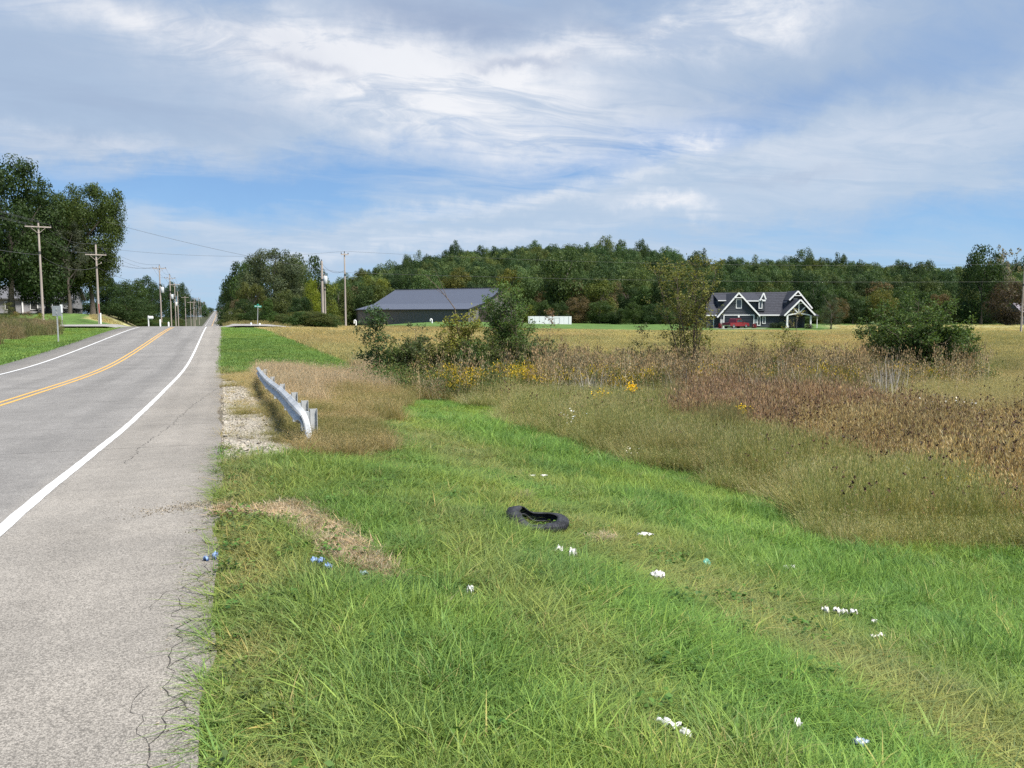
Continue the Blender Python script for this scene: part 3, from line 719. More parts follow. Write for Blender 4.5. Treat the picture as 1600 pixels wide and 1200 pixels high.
    for s in range(3):
        q = np.random.default_rng(720 + s); n_ = 22; aa = q.uniform(0, 6.28, n_); rr = q.uniform(.01, .085, n_); Pp = np.stack([rr * np.cos(aa), rr * np.sin(aa), q.uniform(.03, .085, n_)], -1); BW.append(proto('broadleaf_weed', leafmesh('broadleaf_weed', [cards(Pp, .030, q.normal(size=Pp.shape) * .35 + np.array([0, 0, 1.0]), q, .6)], BLADE)))
    x, y, d = in_view(5200, 2.2, 14); Z = zones(x, y); e = np.exp(-np.clip(x, 0, 9) / .5); k = (Z == 1) & (x > -.1) & (rng.random(len(x)) < .12 + .7 * e + .5 * (vn(x, y, .7, 63) > .74)); a, b = x[k], y[k]; m = len(a); cc = np.where((e[k] * rng.random(m) > .3)[:, None], np.array([.13, .17, .05]), np.array([.085, .165, .035])) * rng.uniform(.7, 1.2, (m, 1)); sc = rng.uniform(.7, 1.5, m)
    tag(scatter('broadleaf_weeds', np.stack([a, b, terrain(a, b)], -1), tilt(m, .2), np.stack([sc, sc, sc], -1), rng.integers(0, 3, m), cc, BW), 'low broad leaved weeds among the roadside grass', 'weeds')
    P, R, S, I, C = [], [], [], [], []
    for lo, hi, n, sc in [(40, 70, 15000, 1.1), (70, 130, 20000, 1.5), (130, 235, 9000, 2.0)]:
        x, y, d = in_view(n, lo, hi, .8); Z = zones(x, y); k = np.isin(Z, (7, 9, 2)) & (x > .5); a, b, zz = x[k], y[k], Z[k]; m = len(a); s = sc * (.8 + .4 * rng.random(m))
        P.append(np.stack([a, b, terrain(a, b)], -1)); R.append(tilt(m, .1)); S.append(np.stack([s, s, (.7 + .3 * rng.random(m)) * np.where(tocam(a, b)[1] > 105, .45, 1) * np.where((b > 88) & (b < 101) & (a < 14), .3, 1)], -1)); I.append(rng.integers(0, 4, m)); C.append(tint(a, b, zz) * np.array([1.04, 1.0, .95]))
    x = rng.uniform(-48, -14, 9000); y = rng.uniform(44, 130, 9000); Z = zones(x, y); k = np.isin(Z, (10, 7)); a, b, zz = x[k], y[k], Z[k]; m = len(a); s = 1.2 + .6 * rng.random(m)
    hh = np.where(zz == 10, 1.2 + 1.5 * vn(a, b, 4, 58), .8)
    P.append(np.stack([a, b, terrain(a, b)], -1)); R.append(tilt(m, .1)); S.append(np.stack([s, s, hh], -1)); I.append(rng.integers(0, 4, m)); C.append(tint(a, b, zz))
    tag(scatter('field_grass', *[np.concatenate(a) for a in (P, R, S, I, C)], FIELD), 'straw coloured grass of the wide field in front of the woods', 'field grass')
grass()

def stones():
    r = np.random.default_rng(5); PR = []
    m = mat_leaf('limestone', 'TINT', (1, 1, 1), .0, .25, .05, .9)
    for s in range(5):
        mb = MB(); pts = []
        u = [(0, 0, 1), (.8, 0, .3), (.2, .8, .35), (-.7, .4, .3), (-.5, -.7, .3), (.4, -.75, .3), (.5, .5, -.5), (-.6, .2, -.5), (0, -.7, -.5)]
        V = [(a * r.uniform(.6, 1.2), b * r.uniform(.6, 1.2), c * r.uniform(.5, .9)) for a, b, c in u]
        mb.add(V, [(0, 1, 2), (0, 2, 3), (0, 3, 4), (0, 4, 5), (0, 5, 1), (1, 6, 2), (2, 6, 7, 3), (3, 7, 4), (4, 8, 5), (4, 7, 8), (5, 8, 6, 1)])
        me = mb.mesh('stone', m); a = me.attributes.new('lv', 'FLOAT', 'POINT'); a.data.foreach_set('value', np.full(len(V), .3 + .1 * s, np.float32)); PR.append(proto('stone', me))
    n = 30000; x, y = r.uniform(-.1, 2.4, n), r.uniform(7, 33, n); k = gravel_mask(x, y); x, y = x[k], y[k]; s = r.uniform(.010, .035, len(x)) * np.where(r.random(len(x)) < .06, 1.9, 1)
    z = terrain(x, y) + s * .25; c = np.array([.36, .325, .27]) * r.uniform(.55, 1.15, len(x))[:, None]
    # loose chips strewn on the shoulder and along the broken edge
    n2 = 1500; x2 = -.15 - np.abs(r.normal(0, .28, n2)); y2 = np.where(r.random(n2) < .5, r.normal(7.6, .10, n2) + x2 * .25, r.uniform(2.6, 12, n2)); k2 = (x2 > -1.3) & ((np.abs(y2 - 7.6) < .5) | (x2 > -.32))
    x2, y2 = x2[k2], y2[k2]; s2 = r.uniform(.003, .010, len(x2)); z2 = zroad(y2) + s2 * .4; c2 = np.array([.30, .26, .20]) * r.uniform(.4, 1.3, len(x2))[:, None]
    n3 = 2500; x3 = r.uniform(-.1, .28, n3); y3 = r.uniform(2.2, 30, n3); s3 = r.uniform(.005, .016, n3); z3 = terrain(x3, y3) + s3 * .3; c3 = np.array([.33, .30, .26]) * r.uniform(.5, 1.2, n3)[:, None]
    P = np.stack([np.concatenate([x, x2, x3]), np.concatenate([y, y2, y3]), np.concatenate([z, z2, z3])], -1); s = np.concatenate([s, s2, s3]); m_ = len(s)
    tag(scatter('gravel', P, r.random((m_, 3)) * 6.28, np.stack([s, s * r.uniform(.7, 1.2, m_), s * .7], -1), r.integers(0, 5, m_), np.concatenate([c, c2, c3]), PR), 'pale crushed limestone between the asphalt and the guardrail', 'gravel')
    # gravel bed under the stones
    xs = np.linspace(-.12, 2.2, 24); ys = np.linspace(8, 33, 160); V = []; F = []
    idx = {}
    for j, yy in enumerate(ys):
        for i, xx in enumerate(xs): V.append((xx, yy, float(terrain(xx, yy)) + .012))
    for j in range(len(ys) - 1):
        for i in range(len(xs) - 1):
            cx, cy = (xs[i] + xs[i + 1]) / 2, (ys[j] + ys[j + 1]) / 2
            if gravel_mask(np.array([cx]), np.array([cy]))[0]:
                b = j * len(xs) + i; F.append((b, b + 1, b + 1 + len(xs), b + len(xs)))
    tag(obj('gravel_bed', np_mesh('gravel_bed', np.array(V), np.array(F), mat_surface('limestone_fines', (.33, .30, .245), .95, .25, 25, .8, 60))), kind='structure')
stones()

def straw():
    r = np.random.default_rng(9)
    ST = [proto('straw', leafmesh('straw', [blades(26, .045, .5, .0045, .06, 2.4, .3, 2, 300 + s)], BLADE)) for s in range(3)]
    px = np.concatenate([r.uniform(425, 620, 6000), r.uniform(335, 425, 250)]); py = np.concatenate([r.uniform(785, 935, 6000), r.uniform(795, 815, 250)]); k = debris_mask(px, py); G = np.array([ground(a, b) for a, b in zip(px[k][:2000], py[k][:2000])])
    ex = [(690, 963, 26, 7), (816, 780, 10, 5), (945, 848, 16, 5)]
    for cx, cy, sx, sy in ex: G = np.concatenate([G, np.array([ground(cx + r.normal() * sx * .5, cy + r.normal() * sy * .5) for _ in range(70)])])
    n = len(G); G[:, 2] += r.uniform(.01, .06, n)
    c = np.array([.52, .42, .28]) * r.uniform(.4, 1.15, n)[:, None]
    s = r.uniform(.7, 1.3, n)
    tag(scatter('dead_grass_debris', G, tilt(n, .3), np.stack([s, s, s * .5], -1), r.integers(0, 3, n), c, ST), 'windrow of tan dead grass washed down the verge', 'dead grass')
straw()

# ------------------------------------------------------------------ trees
def crown_mesh(name, seed, n_leaf, leaf, lobes=40, shape='round', lr=(.10, .19), mat=LEAF, up=False, fill=.25):
    """unit crown: height 1, width about 1, base at z 0; leaf cards clustered on lobes spread through the volume"""
    r = np.random.default_rng(seed)
    def env(h):
        if shape == 'round': return .5 * np.sqrt(np.clip(1 - ((h - .48) / .54) ** 2, 0.02, 1))
        if shape == 'cone': return .5 * np.clip(1.05 - h, .05, 1) ** .7 * np.clip(h * 8, .4, 1)
        if shape == 'vase': return .5 * np.clip(.35 + h * 1.1, 0, 1) * np.sqrt(np.clip(1 - ((h - .5) / .55) ** 4, .05, 1))
        return .5 * np.sqrt(np.clip(1 - ((h - .40) / .64) ** 2, .02, 1))
    hs = r.uniform(.06, .93, lobes); a = r.uniform(0, 6.283, lobes); e = env(hs); rr = e * np.sqrt(r.uniform(.12, 1, lobes)) * .88
    C = np.stack([rr * np.cos(a), rr * np.sin(a), hs], -1); LR = r.uniform(*lr, lobes) * np.where(hs > .75, .72, 1)
    w = LR ** 2; w /= w.sum(); k = r.choice(lobes, n_leaf, p=w)
    d = r.normal(size=(n_leaf, 3)); d[:, 2] += .35; d /= np.linalg.norm(d, axis=1, keepdims=True)
    rad = LR[k] * np.where(r.random(n_leaf) < fill, r.uniform(.2, .8, n_leaf), r.uniform(.78, 1.12, n_leaf))
    # broken lobe surface
    rad *= 1 + .15 * np.sin(d[:, 0] * 9 + k) * np.sin(d[:, 1] * 8 + k * 2) * np.sin(d[:, 2] * 7)
    P = C[k] + d * rad[:, None] * np.array([1, 1, .85]); nr = d + r.normal(size=d.shape) * .42
    if up: P[:, 2] += np.abs(r.normal(size=n_leaf)) * .02
    V, F, L = cards(P, leaf * r.uniform(.6, 1.4, n_leaf), nr, r, .62)
    lb = r.random(lobes); L = np.clip(.55 * L + .45 * np.repeat(lb[k], 4), 0, 1)
    return np_mesh(name, V, F, mat, False, {'lv': ('FLOAT', 'POINT', L)})
def trunk_mesh(name, seed, h=1.0, r0=.03, limbs=6, top=.75, mat=BARK, spread=.35):
    r = random.Random(seed); mb = MB(); pts = [(0, 0, -.04)]
    for k in range(1, 7): pts.append((r.uniform(-.015, .015) * k * .6, r.uniform(-.015, .015) * k * .6, top * k / 6 * h))
    mb.tube(pts, [r0 * 1.4] + [r0 * (1 - .13 * k) for k in range(1, 7)], 8)
    for i in range(limbs):
        t = r.uniform(.3, .95); j = t * 6; a = int(j); f = j - a; p = Vector(pts[a]).lerp(Vector(pts[min(a + 1, 6)]), f); an = r.uniform(0, 6.28); L = r.uniform(.6, 1) * spread
        q = [p, p + Vector((math.cos(an) * L * .35, math.sin(an) * L * .35, L * .3)), p + Vector((math.cos(an) * L * .75, math.sin(an) * L * .75, L * .75)), p + Vector((math.cos(an) * L, math.sin(an) * L, L * 1.05))]
        mb.tube(q, [r0 * .42, r0 * .32, r0 * .2, r0 * .08], 5, False)
    return mb.mesh(name, mat)
FAR = [crown_mesh('crown', 400 + i, 8500, .034, 46, s, (.12, .21), fill=.2) for i, s in enumerate(['round', 'egg', 'round', 'egg', 'vase', 'round', 'egg'])]
FART = [trunk_mesh('trunk', 420 + i) for i in range(4)]
BIG = [crown_mesh('crown', 430 + i, 44000, .020, 120, s, (.085, .16), fill=.4) for i, s in enumerate(['egg', 'vase', 'round'])]
CONE = crown_mesh('crown', 440, 6000, .034, 60, 'cone', (.07, .13))
SPARSE = crown_mesh('crown', 441, 2000, .04, 34, 'vase', (.05, .11), fill=.1)
AIRY = crown_mesh('crown', 442, 9000, .018, 60, 'round', (.06, .12), fill=.3)
ntree = [0]
def tree(name, label, cat, px, top, wpx, d, crown, trunk, col, group=None, base=None, clear=.12, rz=None, sx=1.0):
    """a tree seen at px with its top at pixel row top, wpx wide, at depth d"""
    x, y = at(px, d); z0 = float(terrain(x, y)) if base is None else base
    H = zpix(top, d) - z0; W = wpx * d / F_PX; ntree[0] += 1
    rz = random.Random(ntree[0]).uniform(0, 6.28) if rz is None else rz
    t = tag(empty(name, (x, y, z0), rz), label, cat, group)
    c = obj('crown', crown, t, (0, 0, H * clear), None, (W, W * sx, H * (1 - clear) * .98)); c.color = tuple(col) + (1,)
    obj('trunk', trunk, t, None, None, (H * .62, H * .62, H * .9))
    return t
G_DARK, G_MID, G_YEL, G_OLV, G_GRY, G_BRN = (.034, .062, .018), (.048, .085, .022), (.115, .135, .022), (.075, .092, .026), (.075, .09, .055), (.12, .095, .045)
CWORD = {}
ORD = ['first', 'second', 'third', 'fourth', 'fifth', 'sixth', 'seventh', 'eighth', 'ninth', 'tenth', 'eleventh', 'twelfth', 'thirteenth', 'fourteenth', 'fifteenth', 'sixteenth', 'seventeenth', 'eighteenth', 'nineteenth', 'twentieth']
def cword(c): return CWORD.get(tuple(c), 'green')
def name_left(lst):
    order = sorted(range(len(lst)), key=lambda i: lst[i][0]); out = [None] * len(lst)
    for k, i in enumerate(order): out[i] = '%s roadside tree, %s from the left in the row behind the left poles' % (cword(lst[i][5]), ORD[k])
    return out
def name_clump(lst):
    order = sorted(range(len(lst)), key=lambda i: lst[i][0]); out = [None] * len(lst)
    for k, i in enumerate(order): out[i] = '%s tree, %s rightwards from the road in the clump before the pole pair' % (cword(lst[i][5]), ORD[k])
    return out
MARKS = [(480, 'the wooden pole pair'), (546, 'the left end of the barn'), (650, 'the middle of the barn roof'), (745, 'the right end of the barn'), (825, 'the left end of the white trailer'), (882, 'the tall golden topped tree'), (1000, 'the brown hollow tree'), (1125, 'the garage gable'), (1205, 'the middle dormer'), (1275, 'the right end of the house'), (1345, 'the left side of the wide bush'), (1435, 'the middle of the wide bush'), (1530, 'the tall ragged tree')]
def name_edge(lst):
    out = [None] * len(lst); cnt = {}
    for i in sorted(range(len(lst)), key=lambda i: lst[i][0]):
        m = [t for p, t in MARKS if p <= lst[i][0]][-1]; rw = 'front' if lst[i][3] < 215 else 'back'; cnt[(m, rw)] = cnt.get((m, rw), -1) + 1
        out[i] = '%s woodland tree, %s row, %s rightwards from %s' % (cword(lst[i][5]), rw, ORD[cnt[(m, rw)]], m)
    return out
def forest():
    for c, w in ((G_DARK, 'dark green'), (G_MID, 'mid green'), (G_YEL, 'yellow green'), (G_OLV, 'olive'), (G_GRY, 'grey green'), (G_BRN, 'brownish')): CWORD[tuple(c)] = w
    r = random.Random(3)
    # hand placed, by what the photograph shows
    spec = [
     ('tall dark green tree at the left edge in front of the pale house', 22, 247, 165, 108, BIG[0], G_DARK, .07),
     ('dark tree behind the crossarm pole at the left', -60, 285, 150, 112, BIG[2], G_DARK, .06),
     ('dark broad tree just right of the crossarm pole, left of the upswept tree', 78, 296, 118, 122, BIG[2], G_DARK, .07),
     ('tall upswept tree with golden green top behind the second pole, last before the open sky', 148, 288, 112, 118, BIG[1], (.060, .085, .018), .20),
     ('grey green airy tree with bare lower trunk left of the upswept tree', 112, 342, 74, 112, AIRY, G_GRY, .34)]
    for lb, px, top, w, d, cr, col, cl in spec:
        tree('shade_tree', lb, 'tree', px, top, w, d, cr, FART[r.randrange(4)], col, clear=cl)
    def row(name, namer, grp, lst, clear=.04, colv=.12):
        for (px, top, w, d, cr, col), lab in zip(lst, namer(lst)):
            k = 1 + r.uniform(-colv, colv); tree(name, lab, 'tree', px, top, w, d, cr, FART[r.randrange(4)], tuple(c * k for c in col), grp, clear=clear)
    row('roadside_tree', name_left, 'dark trees behind the left line of poles', [
        (172, 432, 50, 150, FAR[1], G_DARK), (192, 442, 46, 165, FAR[0], G_DARK), (212, 437, 52, 175, FAR[3], G_MID), (230, 430, 40, 190, FAR[5], G_DARK), (248, 446, 36, 250, FAR[6], G_DARK),
        (262, 443, 34, 290, FAR[2], G_DARK), (280, 438, 32, 350, FAR[1], G_DARK), (291, 449, 24, 420, FAR[0], G_DARK), (302, 463, 18, 520, FAR[3], G_DARK), (311, 467, 15, 650, FAR[2], G_DARK), (318, 470, 13, 800, FAR[1], G_MID),
        (200, 462, 60, 140, FAR[5], G_DARK), (228, 466, 46, 165, FAR[0], G_DARK), (140, 455, 60, 150, FAR[2], G_DARK), (105, 460, 60, 165, FAR[3], G_DARK), (322, 476, 14, 700, FAR[0], G_MID), (331, 480, 12, 1500, FAR[3], G_MID), (345, 481, 14, 1480, FAR[1], G_MID), (352, 478, 12, 900, FAR[4], G_MID)])
    one = [
     ('big olive crowned tree tallest in the clump right of the road', 430, 386, 104, 148, BIG[2], (.085, .10, .045), .06),
     ('brownish small tree behind the white road sign', 372, 466, 26, 122, FAR[1], G_BRN, .03),
     ('bright green conical small tree right of the green street sign', 421, 464, 30, 112, CONE, (.05, .10, .022), .03),
     ('bright yellow green tree left of the twin wooden poles', 489, 437, 34, 142, FAR[0], (.13, .17, .018), .05),
     ('tall dark green tree with pale golden top above the white trailer', 882, 388, 86, 226, FAR[4], (.055, .085, .022), .02),
     ('yellow green tree with brown hollow right of the tall dark tree', 938, 434, 58, 222, FAR[2], (.10, .12, .024), .02),
     ('golden tinged tree behind the right end of the dark barn', 795, 420, 52, 262, FAR[5], (.13, .14, .028), .02),
     ('olive green tree behind the middle of the dark barn roof', 714, 420, 54, 265, FAR[6], (.095, .105, .025), .02),
     ('yellow tinted tree behind the left slope of the barn roof', 601, 436, 36, 262, FAR[0], (.15, .16, .022), .02),
     ('rounded green tree behind the left part of the barn ridge', 630, 427, 40, 266, FAR[3], (.045, .085, .022), .02),
     ('small grey green tree beside the right end of the house', 1297, 457, 44, 148, AIRY, (.062, .085, .042), .06),
     ('tall ragged dark tree left of the thinning pale one at the right', 1530, 386, 66, 205, FAR[6], G_DARK, .05),
     ('pale sparse tree with grey twigs near the right pole', 1566, 378, 50, 215, SPARSE, (.22, .20, .14), .25),
     ('dark purplish brown tree left of the right hand pole', 1572, 440, 66, 195, FAR[0], (.065, .052, .035), .02),
     ('gold topped tree behind the round bush at the right', 1376, 452, 44, 200, FAR[3], (.14, .13, .03), .02)]
    for lb, px, top, w, d, cr, col, cl in one: tree('field_tree', lb, 'tree', px, top, w, d, cr, FART[r.randrange(4)], col, clear=cl)
    row('roadside_tree', name_clump, 'trees in the clump right of the road', [
        (351, 462, 20, 300, FAR[0], G_MID), (357, 446, 24, 240, FAR[2], G_DARK), (368, 428, 46, 200, FAR[1], G_DARK), (383, 408, 60, 180, FAR[3], G_DARK), (402, 398, 66, 165, FAR[5], G_MID),
        (457, 400, 66, 170, FAR[6], G_MID), (480, 399, 64, 190, FAR[0], G_DARK), (395, 440, 50, 130, FAR[2], G_OLV), (450, 452, 54, 128, FAR[5], G_OLV), (470, 462, 44, 122, FAR[1], G_DARK), (385, 468, 40, 116, FAR[6], G_DARK), (362, 470, 18, 150, FAR[3], G_DARK), (405, 484, 40, 113, FAR[0], G_DARK)])
    lst = []; px = 505
    cols = [G_DARK, G_DARK, G_MID, G_OLV, G_MID, G_YEL, G_OLV, G_DARK, G_BRN, G_MID]
    while px < 1640:
        d = r.uniform(222, 262); d = 268 + (d - 222) * .2 if 535 < px < 850 else d; lst.append((px, r.uniform(432, 462) + (8 if 1400 < px else 0), r.uniform(38, 62), d, FAR[r.randrange(7)], cols[r.randrange(10)])); px += r.uniform(14, 24)
    px = 820
    while px < 1640:
        if not 1100 < px < 1290: lst.append((px, r.uniform(462, 480), r.uniform(30, 46), r.uniform(200, 214), FAR[r.randrange(7)], cols[r.randrange(10)]))
        px += r.uniform(22, 34)
    row('woodland_edge_tree', name_edge, 'trees along the front edge of the woods', lst, .01)
    # the wooded hill itself: one mass
    PR = []
    for i, me in enumerate(FAR):
        p = proto('hill_crown', me); p.material_slots[0].link = 'OBJECT'; p.material_slots[0].material = LEAFT; PR.append(p)
    P, R, S, I, C = [], [], [], [], []
    d = 262
    while d < 450:
        xc = -.33 * d
        while xc < .80 * d:
            dd = d + r.uniform(-5, 5); xx = xc + r.uniform(-2, 2); x, y = toworld(xx, dd); W = r.uniform(8, 13.5); H = r.uniform(12, 17)
            if 800 + F_PX * xx / dd > 470:
                P.append((x, y, float(terrain(x, y)) + 0)); R.append((0, 0, r.uniform(0, 6.28))); S.append((W, W, H * (1.25 if r.random() < .08 else 1))); I.append(r.randrange(7))
                c = r.choices([(.036, .062, .022), (.050, .086, .028), (.075, .105, .032), (.095, .125, .036), (.09, .095, .045)], [5, 6, 4, 1.2, .15])[0]
                k = r.uniform(.9, 1.5); C.append(tuple(v * k for v in c))
            xc += r.uniform(5.5, 9)
        d += 10
    tag(scatter('wooded_hill', np.array(P), np.array(R), np.array(S), np.array(I), np.array(C), PR), 'dense woods covering the low hill across the horizon', 'woods')
    # brush at the foot of the woods and of the roadside clumps
    P, R, S, I, C = [], [], [], [], []
    for k in range(520):
        if k < 300: px = r.uniform(500, 1660); dd = r.uniform(216, 230) if px > 850 or px < 530 else r.uniform(262, 270)
        elif k < 380: px = r.uniform(362, 520); dd = r.uniform(112, 124)
        else: px = r.uniform(160, 285); dd = r.uniform(150, 200) + max(0, px - 240) * 3.5
        x, y = at(px, dd)
        if -11 < x < 1.5: continue
        P.append((x, y, float(terrain(x, y)) - .2)); R.append((0, 0, r.uniform(0, 6.28))); w = r.uniform(3, 6); S.append((w, w, r.uniform(2, 4.5) * (.6 if k >= 300 else 1))); I.append(r.randrange(7)); c = r.choice([G_DARK, G_MID, G_OLV, G_OLV, G_MID]); C.append(c)
    tag(scatter('underbrush', np.array(P), np.array(R), np.array(S), np.array(I), np.array(C), [proto('brush', me) for me in []] or PR2(PR)), 'low brush along the foot of the trees', 'underbrush')
def PR2(PR):
    out = []
    for p in PR:
        q = p.copy(); q.name = p.name.replace('hill_crown', 'brush'); out.append(q)
    return out
forest()

# ------------------------------------------------------------------ shrubs and saplings of the ditch line
def shrub(name, label, cat, px, top, basepy, wpx, d, col, leaf=.09, n_stem=5, twigs=9, leaves=26, seed=1,  lean=0.0, upright=.6, bare=.15, asp=.5, tri=1.0, group=None, low=.0, flat=0.0):
    r = np.random.default_rng(seed); x, y = at(px, d); z0 = float(terrain(x, y)); H = zpix(top, d) - z0; W = wpx * 1.45 * d / F_PX; leaves = int(leaves * 1.5); twigs = int(twigs * 1.3); leaf *= 1.1
    t = tag(empty(name, (x, y, z0)), label, cat, group); wood = MB(); PP, NN = [], []
    for s in range(n_stem):
        a = r.uniform(0, 6.283); rad = W * .5 * (r.uniform(.1, 1) if n_stem > 1 else .05) * (1 - upright * .5); hh = H * (.98 if s == 0 else r.uniform(.6 + flat * .3, .98)); hh *= (1 - .45 * (1 - flat) * (rad / (W * .5)) ** 2)
        b = Vector((math.cos(a) * W * .05, math.sin(a) * W * .05, -.05)); tip = Vector((math.cos(a) * rad + (lean * H * CY), math.sin(a) * rad - lean * H * SY, hh))
        if s == 0 and flat == 0: tip = Vector((lean * H * CY, -lean * H * SY, H))
        pts = []
        for k in range(7):
            f = k / 6; p = b.lerp(tip, f); p += Vector((r.normal() * .03, r.normal() * .03, 0)) * H * .3 * math.sin(f * 3.1); p.x += (tip.x - b.x) * (f ** 1.6 - f) * .6; p.y += (tip.y - b.y) * (f ** 1.6 - f) * .6; pts.append(p)
        wood.tube(pts, [max(.006, .011 * H * .6 * (1 - f / 7.5)) for f in range(7)], 6)
        for k in range(twigs):
            f = r.uniform(bare, .98) if k else .97; j = f * 6; i = min(int(j), 5); p = pts[i].lerp(pts[i + 1], j - i); an = r.uniform(0, 6.283)
            L = (W * .42) * r.uniform(.45, 1) * (1.1 - .75 * f) * (1.2 if n_stem < 3 else .75) + .08
            L *= .6 + .4 * min(1, f / max(.15, low + .1))
            q = p + Vector((math.cos(an) * L, math.sin(an) * L, L * r.uniform(.25, .9) * (1 + upright))); m = p.lerp(q, .5) + Vector((0, 0, -.08 * L))
            wood.tube([p, m, q], [.009, .006, .003], 4, False)
            for g in range(3):
                ff = r.uniform(.35, 1); p2 = p.lerp(q, ff); a2 = r.uniform(0, 6.283); L2 = L * .38; q2 = p2 + Vector((math.cos(a2) * L2, math.sin(a2) * L2, L2 * r.uniform(.1, .9)))
                wood.tube([p2, q2], [.004, .002], 3, False)
                n = max(2, leaves // 3); u = r.uniform(.1, 1.1, n)[:, None]; A, B = np.array(p2), np.array(q2)
                PP.append(A + (B - A) * u + r.normal(size=(n, 3)) * leaf * .75); NN.append(np.array([0, 0, .8]) + r.normal(size=(n, 3)) * .7)
    P = np.concatenate(PP); P[:, 2] = np.maximum(P[:, 2], .05); N_ = np.concatenate(NN)
    V, F, L = cards(P, leaf * r.uniform(.6, 1.35, len(P)), N_, r, asp); blk = np.repeat(r.random(len(PP)), [len(q) for q in PP]); L = np.clip(.5 * L + .5 * np.repeat(blk, 4), 0, 1)
    f = obj('foliage', np_mesh('foliage', V, F, LEAF, False, {'lv': ('FLOAT', 'POINT', L)}), t); f.color = tuple(col) + (1,)
    wood.build('stem', TWIG, t); return t
def shrubs():
    D = 31
    shrub('sapling', 'slender dark green sapling standing left of the ditch bushes', 'sapling', 587, 496, 595, 60, D, (0.062, 0.106, 0.036), .12, 1, 30, 34, 11, bare=.12, asp=.42)
    shrub('shrub', 'dark low shrub between the slender sapling and the yellow green one', 'shrub', 650, 512, 600, 84, D, (0.070, 0.094, 0.036), .085, 9, 12, 36, 12, upright=.2)
    shrub('sapling', 'yellow green sapling with orange tips in front of the dark barn', 'sapling', 716, 482, 600, 74, D, (0.198, 0.204, 0.042), .10, 7, 13, 24, 13, asp=.5, flat=.4)
    shrub('shrub', 'small bush with yellowing leaves left of the tall leafy bush', 'shrub', 690, 535, 600, 80, D - 1, (0.120, 0.126, 0.029), .09, 7, 9, 26, 14, upright=.2)
    shrub('bush', 'tall leafy green bush overlapping the right end of the barn', 'bush', 802, 434, 600, 96, D + 1, (0.098, 0.156, 0.043), .105, 11, 17, 28, 15, lean=-.02, asp=.42, upright=.4, flat=.5)
    shrub('shrub', 'mid green shrub under the tall leafy bush', 'shrub', 770, 525, 600, 120, D - 1, (0.074, 0.108, 0.031), .085, 10, 11, 32, 16, upright=.1)
    shrub('tall_weed', 'leaning brown weed at the right side of the tall leafy bush', 'weed', 850, 490, 585, 50, D, (0.168, 0.114, 0.066), .075, 4, 10, 16, 17, lean=.12)
    shrub('sapling', 'tiny dark sapling left of the big olive sapling', 'sapling', 1003, 518, 580, 46, D, (0.060, 0.078, 0.034), .08, 2, 9, 18, 18)
    shrub('sapling', 'big olive brown sapling tallest of the ditch plants at the middle right', 'sapling', 1076, 406, 600, 104, D, (0.150, 0.168, 0.046), .090, 9, 17, 20, 19, asp=.5, upright=.45, flat=.75, bare=.2)
    shrub('sapling', 'small thin sapling in front of the garage', 'sapling', 1174, 524, 585, 30, D, (0.156, 0.132, 0.054), .075, 2, 8, 14, 20)
    shrub('sapling', 'airy yellow green sapling in front of the house porch', 'sapling', 1243, 492, 600, 74, D - 1, (0.204, 0.198, 0.060), .075, 6, 12, 15, 21)
    shrub('sapling', 'thin brown sapling right of the airy one', 'sapling', 1295, 538, 600, 36, D - 1, (0.204, 0.144, 0.084), .06, 3, 8, 14, 22)
    shrub('bush', 'wide dark green bush standing alone at the right', 'bush', 1432, 472, 590, 140, 34, (0.074, 0.126, 0.036), .10, 20, 20, 40, 23, upright=.2, asp=.55, bare=.05)
    shrub('shrub', 'dark green shrub growing against the right of the wide bush', 'shrub', 1492, 520, 590, 74, 33.5, (0.054, 0.094, 0.026), .10, 9, 14, 34, 24, upright=.2, bare=.05)
    shrub('shrub', 'low shrub growing at the left foot of the wide bush', 'shrub', 1378, 528, 590, 70, 33.5, (0.058, 0.094, 0.029), .10, 8, 14, 34, 25, upright=.2, bare=.05)
    shrub('shrub', 'mid green shrub filling the gap right of the slender sapling', 'shrub', 625, 540, 600, 60, D - .5, (0.090, 0.132, 0.042), .085, 9, 11, 26, 31, upright=.15, flat=.5)
    shrub('shrub', 'green shrub in front of the yellow green sapling', 'shrub', 738, 532, 600, 70, D - 1.2, (0.096, 0.144, 0.042), .085, 9, 11, 28, 32, upright=.15, flat=.5)
    shrub('shrub', 'loose green shrub at the right foot of the tall leafy bush', 'shrub', 838, 530, 600, 56, D - .6, (0.108, 0.138, 0.048), .08, 8, 10, 22, 33, upright=.2, flat=.4)
    # dead branch rising above the yellow green sapling
    x, y = at(714, 31); z0 = zpix(486, 31); mb = MB()
    def seg(a, b, ra, rb):
        def w(p): 
            xx, yy = at(p[0], 31); return (xx, yy, zpix(p[1], 31))
        A, B = Vector(w(a)), Vector(w(b)); M = A.lerp(B, .5) + Vector((.03, .1, .03)); mb.tube([A, M, B], [ra, (ra + rb) / 2, rb], 5)
    seg((722, 580), (711, 482), .035, .022); seg((711, 482), (690, 455), .022, .014); seg((690, 455), (667, 433), .014, .006); seg((700, 468), (684, 430), .012, .005); seg((684, 430), (679, 420), .005, .003); seg((696, 462), (671, 447), .008, .004); seg((676, 441), (665, 428), .005, .003)
    tag(mb.build('dead_branch', TWIG), 'bare forked dead branch rising in front of the barn roof', 'branch')
